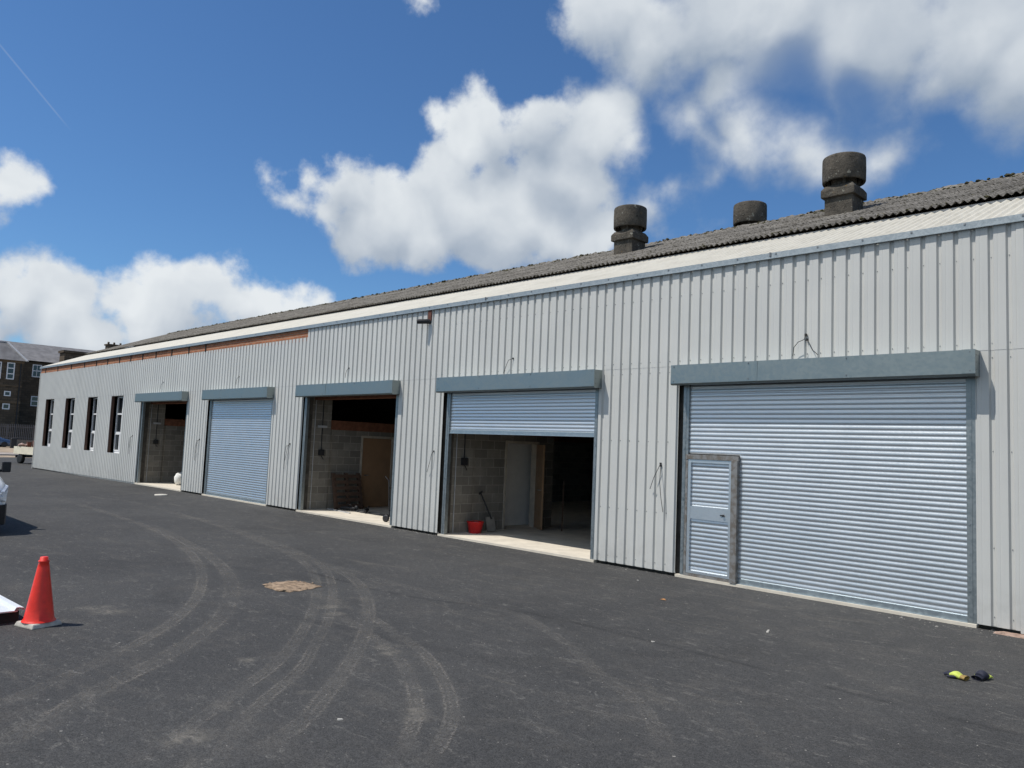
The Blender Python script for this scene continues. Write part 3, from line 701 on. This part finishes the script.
# cladding sheets
def ribsheet(x0, x1, y0, y1, z, tilt=0.):
    b = MB(); rows = []; W = y1-y0; pr = [(0,.0),(.02,.032),(.05,.032),(.07,0),(.30,0),(.315,.03),(.345,.03),(.36,0),(.62,0),(.635,.03),(.665,.03),(.68,0),(.92,0),(.94,.034),(.98,.034),(1,.0)]
    for dz, fl in ((0,0),(-.004,1)):
        R = [[(x, y0+W*a, z+h+dz+tilt*(x-x1)) for a, h in pr] for x in (x0, x1)]; b.grid(R, False, False, flip=bool(1-fl))
    b.grid([[(x1, y0+W*a, z+h) for a, h in pr], [(x1, y0+W*a, z+h-.006) for a, h in pr]], False, False); return b
SHL = ['topmost of the white ribbed metal sheets stacked beside the traffic cone', 'middle white ribbed sheet, under the topmost one by the cone', 'lowest white ribbed sheet in the stack by the cone']
for i in range(3):
    b = ribsheet(-13.2, 0, -.5, .5, 0); o = b.build('metal_sheet', M_SHEET); o.location = (-9.93-.02*i, -10.06+.02*i, .078-.008*i); o.rotation_euler = (0,0,.05)
    tag(o, SHL[i], 'metal sheet', 'white metal sheets stacked by the cone')
for i, X in enumerate((-10.12, -12.6)):
    b = MB(); b.box(-.04,.04,-.48,.48,0,.118); o = thing(b, 'timber_bearer', M_DARK, (X+.08, -10.05+(X+10)*.05, -.058), ('dark timber bearer under the near end of the sheet stack', 'dark timber bearer under the far end of the sheet stack')[i], 'bearer', .05)
# gloves
def glove(loc, rz, label, up=False):
    t = empty('work_glove', loc, rz, label, 'glove', 'work gloves dropped on the tarmac')
    b = MB(); rows = []
    for j in range(7):
        a = j/6; x = -.05+.11*a; w = .048+.006*math.sin(a*PI); h = .022+.014*math.sin(a*PI)+(.012 if up else 0)
        rows.append([(x, w*math.cos(2*PI*i/12), h+h*math.sin(2*PI*i/12)*.95) for i in range(12)])
    b.grid(rows, True, True, flip=True); b.face(rows[0]); b.face(rows[-1][::-1]); b.build('palm', M_GLY if not up else M_GLB, t)
    b = MB(); y = -.038
    for L, q, c in ((.07,.012,.02),(.085,.013,.035),(.08,.013,.03),(.06,.011,.015)):
        b.tube([(.045,y,.022),(.045+L*.5,y*1.15,.028+c*.3),(.045+L,y*1.1,.018)], [q,q,q*.7], 8); y += .025
    b.tube([(-.01,.04,.02),(.025,.075,.02),(.055,.085,.016)], [.015,.014,.01], 8); b.build('fingers', M_GLB if not up else M_GLY, t)
    b = MB(); rows = [[(-.05-.05*k, (.045+.01*k)*math.cos(2*PI*i/12), .024+(.023)*math.sin(2*PI*i/12)) for i in range(12)] for k in range(2)]
    b.grid(rows, True, True); b.build('cuff', M_GLO if not up else M_GLB, t)
glove((-2.40,-2.97,-.06), 2.9, 'yellow and black work glove lying flat, left of the pair'); glove((-2.215,-2.80,-.06), 1.3, 'yellow and black work glove bunched up, right of the pair', True)
# patch of sandy rubble round a gully, pale cover, scraps
b = MB(); cx, cy = -10.32, -6.04; P = [gpx(*p) for p in ((262,586),(275,583),(292,581.5),(306,583),(320,587),(306,590),(290,592.5),(275,591))]; R = []
for q, z in ((1.,-.056),(.93,-.046),(.5,-.040),(.02,-.042)):
    R.append([]); 
    for i in range(32):
        a = i/4; p0, p1 = P[int(a)%8], P[(int(a)+1)%8]; u = a-int(a); x = p0[0]*(1-u)+p1[0]*u; y = p0[1]*(1-u)+p1[1]*u; j = random.uniform(.9,1.1)
        R[-1].append((cx+(x-cx)*q*j, cy+(y-cy)*q*j, z+random.uniform(0,.014)*(q<1)))
b.grid(R, True, True, flip=False)
for _ in range(70):
    a = random.uniform(0, 2*PI); q = random.uniform(0,.38); lump(b, cx+q*math.cos(a)*1.0, cy+q*math.sin(a)*.9, -.045, random.uniform(.008,.022))
tag(b.build('rubble_patch', M_TAN), 'square patch of sandy rubble sunk in the tarmac', 'rubble', kind='stuff')
c = gpx(161, 495.3); b = MB(); b.lathe([(.21,0),(.21,.03),(.19,.036)], n=28); thing(b, 'drain_cover', M_COVER, (c[0], c[1], -.062), 'pale round cover set in the tarmac outside the leftmost bays', 'drain cover')
c = gpx(663, 600); b = MB(); b.face([(-.05,-.01,.004),(0,-.03,.012),(.055,0,.006),(.0,.025,.02)]); b.face([(-.05,-.01,.004),(.0,.025,.02),(.02,.05,.008),(-.03,.03,.004)]); thing(b, 'leaf', M_LEAF, (c[0], c[1], -.06), 'curled orange dry leaf on the tarmac before the largest shutter', 'leaf')
SCL = {(638,580.5): 'white paper scrap near the foot of the wall between two bays', (768,631.5): 'long thin pale splinter on the tarmac left of centre of the wide shutter', (653,642): 'tiny pale fleck in the middle of the dark seam', (340,720): 'small pale chip among the tyre tracks in the foreground'}
for (px, py), lb in SCL.items():
    c = gpx(px, py); w = .09 if px == 768 else .022; b = MB(); b.hexa([(-w,-.014,0),(w,-.01,0),(w,.01,0),(-w*.8,.014,0),(-w,-.01,.008),(w,-.007,.005),(w*.9,.01,.006),(-w*.7,.014,.012)]); thing(b, 'paper_scrap', M_PAPER, (c[0], c[1], -.059), lb, 'scrap', random.uniform(0,3))
b = MB()
for _ in range(2000):
    x = random.choice((random.uniform(-26, 3), random.uniform(-4, 3), random.uniform(-20,-12))); 
    inb = any(L < x < R_ for L, R_ in zip(WL, WR)); y = -random.expovariate(9) - .0 if not inb else -abs(random.gauss(0,.25))-.02
    if not inb and random.random() < .3: y = random.uniform(-.1,.1)
    if inb and random.random() < .6: continue
    lump(b, x, y, -.06, random.uniform(.003, .010) if random.random() < .95 else random.uniform(.012,.022))
for _ in range(2500):
    lump(b, random.uniform(-16, 1), random.uniform(-11,-.2), -.06, random.uniform(.002,.006))
tag(b.build('loose_grit', M_STONE), 'loose grit and small stones scattered along the wall foot and over the tarmac', 'grit', kind='stuff')
b = MB(); b.hexa([(-2.72,-.16,-.06),(1.2,-.2,-.06),(1.2,.03,-.06),(-2.65,.0,-.06),(-2.70,-.14,-.035),(1.2,-.18,-.03),(1.2,.03,-.03),(-2.63,-.02,-.035)]); tag(b.build('kerb_strip', simple('pinkish_mortar', (.34,.24,.19), .95, 0, .4, 15, .1, .6, 50)), kind='structure')

# ------------------------------------------------------------------ vehicles
def wheel(par, c, r, w, axis='x', name='wheel'):
    b = MB(); b.lathe([(r*.6,-w/2),(r*.95,-w/2),(r,-w*.3),(r,w*.3),(r*.95,w/2),(r*.6,w/2)], n=28)
    q = MB(); q.lathe([(.02,-w/2+.01),(r*.6,-w/2+.005),(r*.62,w/2-.005),(.02,w/2-.01)], n=20)
    for m in (b, q): m.v = [(x+c[0], z+c[1], y+c[2]) if axis == 'y' else (z+c[0], x+c[1], y+c[2]) for x, y, z in m.v]
    o = b.build(name, M_BLACK, par); q.build('rim', M_SLATEL, o)
def loft(b, secs, sm=False):
    """secs: list of closed rings"""
    b.grid(secs, True, sm); b.face(secs[0][::-1], False); b.face(secs[-1], False)
def body_ring(x, w, zb, zw, zt, wt):  # cross-section of a vehicle at x, facing +x
    return [(x,-w,zb+.05),(x,-w+.06,zb),(x,w-.06,zb),(x,w,zb+.05),(x,w+.01,(zb+zw)/2),(x,w-.02,zw),(x,wt,zt-.06),(x,wt-.08,zt),(x,-wt+.08,zt),(x,-wt,zt-.06),(x,-w+.02,zw),(x,-w-.01,(zb+zw)/2)]
van = empty('van', (-18.15, -8.885, -.07), 0, 'white panel van with dark bumper, cut off at the left edge', 'van')
b = MB(); loft(b, [body_ring(*s) for s in ((-4.9,.90,.28,1.15,1.93,.84),(-4.8,.95,.24,1.2,1.97,.86),(-1.75,.96,.24,1.2,1.97,.86),(-1.55,.96,.24,1.2,1.93,.84),(-.95,.95,.24,1.12,1.36,.80),(-.78,.95,.24,1.08,1.24,.84),(-.35,.93,.24,.98,1.10,.82),(-.12,.87,.26,.86,.98,.76),(-.03,.76,.3,.72,.84,.66))], True)
b.build('body', M_PAINTW, van)
b = MB(); b.hexa([(-1.52,-.80,1.93),(-1.52,.80,1.93),(-1.58,.80,1.94),(-1.58,-.80,1.94),(-.90,-.80,1.37),(-.90,.80,1.37),(-.93,.80,1.36),(-.93,-.80,1.36)]); b.build('windscreen', M_GLASS, van)
b = MB(); loft(b, [[(x,-w,.20),(x,w,.20),(x,w+.005,.36),(x,w,.60),(x,-w,.60),(x,-w-.005,.36)] for x, w in ((-.60,.965),(-.30,.955),(-.06,.88),(.03,.74),(.05,.5))]); b.build('bumper', M_BLACK, van, bevel=.01)
for s in (-1, 1):
    b = MB(); pts = lambda k: [(-.62-k,s*(.948-k*.2),.98),(-.30,s*(.945-k),.96),(-.06,s*(.83-k),.86),(-.01-k,s*(.66-k),.76),(-.04-k,s*(.70-k),.66),(-.09,s*(.88-k),.66),(-.35,s*(.95-k),.74)]
    b.grid([pts(-.008), pts(.05)], True, False); b.face(pts(-.008) if s > 0 else pts(-.008)[::-1]); b.build('headlight', M_LAMP, van)
    b = MB(); b.box(-1.12,-1.02, min(s*.97,s*1.13), max(s*.97,s*1.13), 1.20, 1.42); b.box(-1.09,-1.05, min(s*.9,s*.97), max(s*.9,s*.97), 1.2, 1.26); b.build('wing_mirror', M_BLACK, van, bevel=.02)
    for X in (-.95, -3.95): wheel(van, (X, s*.86, .32), .32, .20, 'y')
b = MB(); b.box(-.0,.012,-.45,.45,.68,.80); b.build('grille', M_BLACK, van)

tr = empty('flatbed_truck', (-56.6, 1.70, -.19), math.radians(-75), 'flatbed truck with cream dropside parked beyond the far corner of the building', 'truck')
b = MB(); b.box(-.95,-.90,.0-.55,4.0,.60,1.06); b.box(.90,.95,-.55,4.0,.60,1.06); b.box(-.9,.9,-.55,-.50,.60,1.06); b.box(-.9,.9,3.95,4.0,.60,1.3); b.box(-.90,.90,-.50,3.95,.58,.64); b.build('dropside_bed', M_CREAM, tr)
b = MB(); b.box(-.4,-.3,-.4,5.5,.40,.575); b.box(.3,.4,-.4,5.5,.40,.575); b.box(-.85,.85,-.5,-.42,.36,.50); b.build('chassis', M_BLACK, tr)
b = MB(); loft(b, [[(-.95,y0,.35),(.95,y0,.35),(.95,y0,zt),(-.95,y0,zt)] for y0, zt in ((4.1,2.0),(5.0,2.05),(5.6,1.3),(6.0,1.15),(6.1,.9))]); b.build('cab', M_PAINTW, tr, bevel=.03)
for s in (-1,1):
    for Y in (.12, 5.1): wheel(tr, (s*.82, Y, .30), .30, .2, 'x')
LB = [(-.35,1.28,.30,'dark red crate on the truck bed, left of the three'), (.25,1.28,.34,'dark red crate on the truck bed, middle of the three'), (.8,1.28,.4,'dark red crate on the truck bed beside the building corner')]
for i, (dy, z, h, lb) in enumerate(((0, 0,.72,'small dark red crate on the truck bed, nearest the open end'), (1,0,.80,'dark red crate on the truck bed, tallest beside the corner of the building'))):
    b = MB(); b.box(-.14,.14,-.11,.11,0,h); b.box(-.15,.15,-.12,.12,h-.05,h-.01); b.box(-.15,.15,-.12,.12,.03,.07); thing(b, 'crate', M_RUSTB, (-56.3+.3*dy, 1.32+.26*dy, -.19+.642), lb, 'crate')
b = MB(); 
for _ in range(60): lump(b, random.uniform(-.2,.2), random.uniform(-.2,.2), random.uniform(0,.5), random.uniform(.06,.14))
thing(b, 'rubble_heap', simple('pink_rubble', (.42,.30,.26), .95), (-56.45, 1.08, .50), 'heap of pinkish rubble on the bed of the flatbed truck', 'rubble')['kind'] = 'stuff'

car = empty('parked_car', (-100.2, 9.95, -.19), PI/2, 'blue parked car in front of the school fence', 'car')
b = MB(); S = ((-4.2,.75,.25,.6,.85,.6),(-4.1,.82,.2,.7,.95,.7),(-3.6,.85,.2,.85,1.40,.60),(-2.6,.86,.2,.9,1.47,.60),(-1.7,.86,.2,.9,1.42,.58),(-1.0,.86,.2,.85,.98,.68),(-.2,.80,.2,.7,.80,.66),(0,.70,.28,.55,.66,.55)); loft(b, [body_ring(*s) for s in S], True); b.build('body', M_BLUE, car)
b = MB()
for s in (-1,1): b.hexa([(-3.7,s*.79,.92),(-1.25,s*.80,.92),(-1.25,s*.76,.92),(-3.7,s*.76,.92),(-3.4,s*.64,1.34),(-1.75,s*.63,1.33),(-1.75,s*.6,1.33),(-3.4,s*.6,1.34)])
b.build('side_glass', M_GLASS, car)
for s in (-1,1):
    for X in (-3.3,-.8): wheel(car, (X, s*.78, .31), .31, .2, 'y')
b = MB(); b.box(-.25,.25,-.25,.25,0,.95); b.hexa([(-.28,-.28,.95),(.28,-.28,.95),(.28,.28,.95),(-.28,.28,.95),(-.25,-.2,1.05),(.25,-.2,1.05),(.25,.28,1.08),(-.25,.28,1.08)]); thing(b, 'wheelie_bin', M_BLACK, (-96, 9.25, -.19), 'dark bin standing right of the blue car', 'bin')

# ------------------------------------------------------------------ fence and school beyond
fe = empty('palisade_fence', (-104, 0, -.2), 0, 'dark steel palisade fence along the foot of the school', 'fence')
b = MB(); y = -20.
while y < 34: b.hexa([(-.01,y-.035,.1),(.01,y-.035,.1),(.01,y+.035,.1),(-.01,y+.035,.1),(-.008,y-.004,2.6),(.008,y-.004,2.6),(.008,y+.004,2.6),(-.008,y+.004,2.6)]) if 0 else b.box(-.01,.01,y-.035,y+.035,.8,2.6); y += .19
b.build('pales', M_FENCE, fe)
b = MB(); b.box(-.06,-.015,-20,34,1.0,1.06); b.box(-.06,-.015,-20,34,2.25,2.31); b.build('rails', M_FENCE, fe)
for i in range(20): b = MB(); b.box(-.14,-.061,-20+2.75*i,-19.9+2.75*i,.7,2.5); b.build('post', M_FENCE, fe)
b = MB(); b.box(-.2,.2,-20,34,-.1,.80); b.build('plinth', simple('plinth_stone',(.2,.17,.14),.95), fe)

sch = empty('school_building', (-112, 10, -.2), 0, 'three-storey sooty stone school with slate roof and white windows behind the yard', 'school')
sch.location = (0,0,0)
ZE, ZEm = 10.35, 11.0
b = MB(); b.box(-126,-112,-22,13.05,-.3,ZE); b.build('wall', M_STONEY, sch)
b = MB(); b.box(-132,-118.5,13.06,29,-.3,ZEm-.1); b.build('wall', M_STONEY, sch)
b = MB(); b.box(-112.06,-111.9,-22.05,13.1,5.0,5.25); b.box(-112.05,-111.9,-22,13.1,8.0-.9,7.25); b.box(-112.12,-111.9,-22.05,13.15,ZE-.28,ZE-.02); b.build('string_course', M_STONEL, sch)
b = MB()  # hipped slate roof on the wing
x0, x1, y0, y1 = -126.3,-111.6,-22.3,13.4; rz, hy = 12.75, 11.6
A = [(x1,y0,ZE),(x1,y1,ZE),(x0,y1,ZE),(x0,y0,ZE)]; Rr = [(-114.2,y0+4,rz),(-114.2,hy,rz),(-123,hy,rz),(-123,y0+4,rz)]
b.face([A[0],A[1],Rr[1],Rr[0]]); b.face([A[1],A[2],Rr[2],Rr[1]]); b.face([A[2],A[3],Rr[3],Rr[2]]); b.face([A[3],A[0],Rr[0],Rr[3]]); b.face(Rr); b.face(A[::-1]); b.build('roof', M_SLATE, sch)
b = MB(); b.bar(A[1], Rr[1], .35, .12); b.bar(Rr[0], Rr[1], .2, .12); b.build('hip_flashing', M_SLATEL, sch)
b = MB(); x0, x1, y0, y1 = -132.3,-118.1,11.5,29.3
b.face([(x1,y0,ZEm),(x1,y1,ZEm),(-125,y1-1.5,13.9),(-125,y0,13.9)]); b.face([(-125,y0,13.9),(-125,y1-1.5,13.9),(x0,y1,ZEm),(x0,y0,ZEm)]); b.face([(x1,y1,ZEm),(x0,y1,ZEm),(-125,y1-1.5,13.9)]); b.face([(x1,y0,ZEm),(-125,y0,13.9),(x0,y0,ZEm)]); b.build('roof', M_SLATE, sch)
def schwin(X, y, z, w, h, bars, vm=False):
    f = MB(); t = .12; f.box(X,X+.06,y-w/2,y+w/2,z,z+t); f.box(X,X+.06,y-w/2,y+w/2,z+h-t,z+h); f.box(X,X+.06,y-w/2,y-w/2+t,z+t,z+h-t); f.box(X,X+.06,y+w/2-t,y+w/2,z+t,z+h-t)
    for k in range(bars): zz = z + h*(k+1)/(bars+1); f.box(X,X+.06,y-w/2+t,y+w/2-t,zz-.06,zz+.06)
    if vm: f.box(X,X+.05,y-.03,y+.03,z+t,z+h-t)
    o = f.build('window', M_WHITE, sch); p = MB(); p.box(X+.01,X+.02,y-w/2+t/2,y+w/2-t/2,z+t/2,z+h-t/2); p.build('pane', M_GLASS, o)
for i in range(9):
    y = 11.75 - 1.42*i if i < 2 else 11.75-1.42-1.7*(i-1)
    schwin(-112, y, 7.95, .84, 2.1, 2, False)
    schwin(-112, y-.12, 5.85, .72, .62, 0) ; schwin(-112, y-.14, 4.2, .78, .72, 0)
for i in range(3):
    schwin(-118.5, 16.15+3.2*i, 8.85, 1.1, 1.7, 1, True); schwin(-118.5, 16.3+3.2*i, 4.95, 1.1, 1.35, 1)
b = MB(); b.box(-118.4,-116.2,18.7,22.4,-.3,12.4); b.box(-118.5,-116.0,18.5,22.6,12.4,12.7); b.build('tower', M_STONEY, sch)
b = MB(); b.box(-125.7,-124.3,26.6,28.6,11,14.9); b.box(-125.8,-124.2,26.45,28.75,14.9,15.1)
b.build('chimney', M_STONEY, sch)
b = MB()
for y in (26.8,27.6,28.5): b = MB(); b.lathe([(.13,0),(.16,.25),(.13,.35)], (-125,y,15.1), 8); b.build('chimney_pot', M_STONEL, sch)
b = MB(); b.tube([(-111.9,12.8,0),(-111.9,12.8,10)], .07, 6); b.tube([(-118.3,14.2,0),(-118.3,14.2,10.6)], .07, 6); b.build('drainpipe', M_BLACK, sch)
b = MB(); b.box(-118.4,-112.1,13.1,13.5,-.3,.0); b.build('plinth', M_DARK, sch)

# ------------------------------------------------------------------ sky
SUN = Vector((-.279,-.41,.869)).normalized()
w = bpy.data.worlds.new('World'); SC.world = w; w.use_nodes = True; t = NT(w.node_tree)
bg = w.node_tree.nodes['Background']
D = t.node('ShaderNodeTexCoord').outputs['Generated']
sky = t.node('ShaderNodeTexSky'); sky.sky_type = 'NISHITA'; sky.sun_disc = False
sky.sun_elevation = math.asin(SUN.z); sky.sun_rotation = math.atan2(SUN.x, SUN.y)
sky.altitude = 200; sky.air_density = 1.0; sky.dust_density = .3; sky.ozone_density = 3.0
BL = [# px x, px y, radius
 (288,190,18),(276,172,13),(300,172,16),(283,200,12),(318,205,24),(345,180,44),(352,215,34),(385,205,48),(425,225,52),(470,215,58),(450,180,40),(505,215,60),(545,235,56),(590,250,48),(440,120,20),(470,135,38),(500,125,42),(545,115,52),(590,130,55),(625,150,38),(560,170,60),
 (600,5,60),(650,40,70),(700,30,90),(720,90,60),(700,150,45),(740,150,60),(790,150,48),(840,150,40),(880,150,46),(850,170,40),(900,130,34),(918,148,24),(690,125,52),(715,160,44),(775,165,44),(820,165,44),(665,70,50),(185,310,44),(790,20,90),(870,20,100),(960,30,110),(930,70,70),(1010,60,90),(1000,105,50),(660,200,26),(700,190,30),
 (8,184,30),(28,182,22),(35,290,42),(10,310,44),(80,305,42),(60,330,44),(125,295,40),(165,295,44),(205,290,40),(235,305,34),(150,325,46),(100,340,44),(262,312,22),(290,306,16),(316,303,12),(0,280,30),(414,6,4),(424,0,6),(715,235,14),
 (-80,200,60),(-160,280,120),(-60,330,80),(1120,40,120),(1150,150,70)]
def addblobs(P, lst):
    acc = None
    for x, y, r in lst:
        c = dirpx(x, y).normalized(); rad = (dirpx(x + r, y).normalized() - c).length*.5 + (dirpx(x, y + r).normalized() - c).length*.5
        d = t.vmath('DISTANCE', P, tuple(c)); v = t.math('MULTIPLY_ADD', d, -1/.06, rad/.06)
        acc = v if acc is None else t.math('SMOOTH_MAX', acc, v, .22)
    return acc
rnd = random.Random(5)
FAR = []   # clouds over the rest of the sky, seen in reflections and from other viewpoints
for _ in range(16):
    a = rnd.uniform(-.2, PI+.9) ; e = rnd.uniform(.12,.8); FAR.append((Vector((math.sin(a)*math.cos(e)*1., -abs(math.cos(a))*math.cos(e), math.sin(e))).normalized(), rnd.uniform(.12,.3)))
n1 = t.noise(D, 5.5, 2, .55)[1]; n2 = t.noise(D, 19., 3, .6)[1]
W1 = t.vmath('ADD', D, t.vmath('SCALE', t.vmath('SUBTRACT', n1, (.5,.5,.5)), scale=.10))
W1 = t.vmath('ADD', W1, t.vmath('SCALE', t.vmath('SUBTRACT', n2, (.5,.5,.5)), scale=.02))
fld = addblobs(W1, BL)
for c, r in FAR:
    d = t.vmath('DISTANCE', W1, tuple(c)); v = t.math('MULTIPLY_ADD', d, -1/.06, r/.06); fld = t.math('SMOOTH_MAX', fld, v, .22)
fb, _ = t.noise(D, 9, 9, .58); r1, _ = t.noise(W1, 8, 4, .5); r2, _ = t.noise(t.vmath('ADD', W1, tuple(SUN*.035)), 8, 4, .5)
dens = t.math('ADD', t.math('MULTIPLY', fld, 1.), t.math('MULTIPLY', t.math('SUBTRACT', fb, .48), 2.3))
# ragged softer edges on the big right-hand cloud
soft = t.ramp(t.vmath('DISTANCE', D, tuple(dirpx(860, 60).normalized())), .18, .38, 1., 0.)
lo = t.math('MULTIPLY_ADD', soft, -.1, .0); hi = t.math('MULTIPLY_ADD', soft, .55, .42)
cov = t.ramp(dens, lo, hi)
# a blue opening in the right-hand cloud
hole = t.ramp(t.vmath('DISTANCE', W1, tuple(dirpx(795, 88).normalized())), .01, .075, 1., 0.); hole2 = t.ramp(t.vmath('DISTANCE', W1, tuple(dirpx(848, 86).normalized())), .01, .05, 1., 0.)
cov = t.math('MULTIPLY', cov, t.math('SUBTRACT', 1., t.math('MULTIPLY', t.math('MAXIMUM', hole, hole2), .8)))
cov = t.math('MULTIPLY', cov, t.ramp(t.sep(D)[2], -.02, .04))
# lit side and grey base: thickness toward the sun, billow relief, and height inside each bank
UP = tuple((CU*1.).normalized())
fldu = addblobs(t.vmath('ADD', W1, tuple(Vector((0,0,1))*.05)), BL)
under = t.ramp(t.math('SUBTRACT', fldu, fld), -.7, .75)          # 1 = base (cloud above it), 0 = top
relief = t.math('MULTIPLY', t.math('SUBTRACT', r1, r2), 1.1)
shade = t.math('ADD', t.math('SUBTRACT', .98, t.math('MULTIPLY', under, .85)), relief)
shade = t.math('SUBTRACT', shade, t.math('MULTIPLY', t.ramp(fld, .2, 1.3), .22))
shade = t.math('SUBTRACT', shade, t.math('MULTIPLY', soft, .16))
shade = t.math('ADD', shade, t.math('MULTIPLY', t.math('SUBTRACT', fb, .5), .5))
ccol = t.mix(t.ramp(shade, .05, 1.05, 0., 1., 'LINEAR'), (3.3, 4.0, 5.0), (7.9, 8.3, 8.6))
skyc = t.mix(1., sky.outputs[0], (.60, .87, 1.11), 'MULTIPLY')
# contrail: a thin streak on the great circle through two sky points
a, c_ = dirpx(0,45).normalized(), dirpx(58,115).normalized(); nrm = a.cross(c_).normalized(); mid = (a + c_).normalized()
ct = t.math('MULTIPLY', t.ramp(t.math('ABSOLUTE', t.vmath('DOT_PRODUCT', D, tuple(nrm))), .0002, .0014, 1., 0.), t.ramp(t.vmath('DISTANCE', D, tuple(mid)), .03, .062, 1., 0.))
skyc = t.mix(t.math('MULTIPLY', ct, .13), skyc, (6, 6.5, 7))
col = t.mix(cov, skyc, ccol)
t.put(bg.inputs['Color'], col); bg.inputs['Strength'].default_value = .1
w.cycles.sampling_method = 'MANUAL'; w.cycles.sample_map_resolution = 512

sd = bpy.data.lights.new('sun', 'SUN'); sd.energy = 4.2; sd.angle = math.radians(.5); sd.color = (1, .955, .89)
so = bpy.data.objects.new('sun', sd); C.objects.link(so); so.rotation_euler = SUN.to_track_quat('Z', 'Y').to_euler(); so.location = (-20,-30,60)

cd = bpy.data.cameras.new('camera'); cam = bpy.data.objects.new('camera', cd); C.objects.link(cam)
cd.sensor_width = 36; cd.lens = F/1024*36; cd.clip_start = .05; cd.clip_end = 4000
cam.matrix_world = Matrix(((CR.x, CU.x, -CF.x, CAM[0]), (CR.y, CU.y, -CF.y, CAM[1]), (CR.z, CU.z, -CF.z, CAM[2]), (0,0,0,1)))
SC.camera = cam
SC.view_settings.view_transform = 'Standard'; SC.view_settings.look = 'None'; SC.view_settings.exposure = 0; SC.view_settings.gamma = 1
SC.cycles.max_bounces = 8; SC.cycles.diffuse_bounces = 4; SC.cycles.use_denoising = True
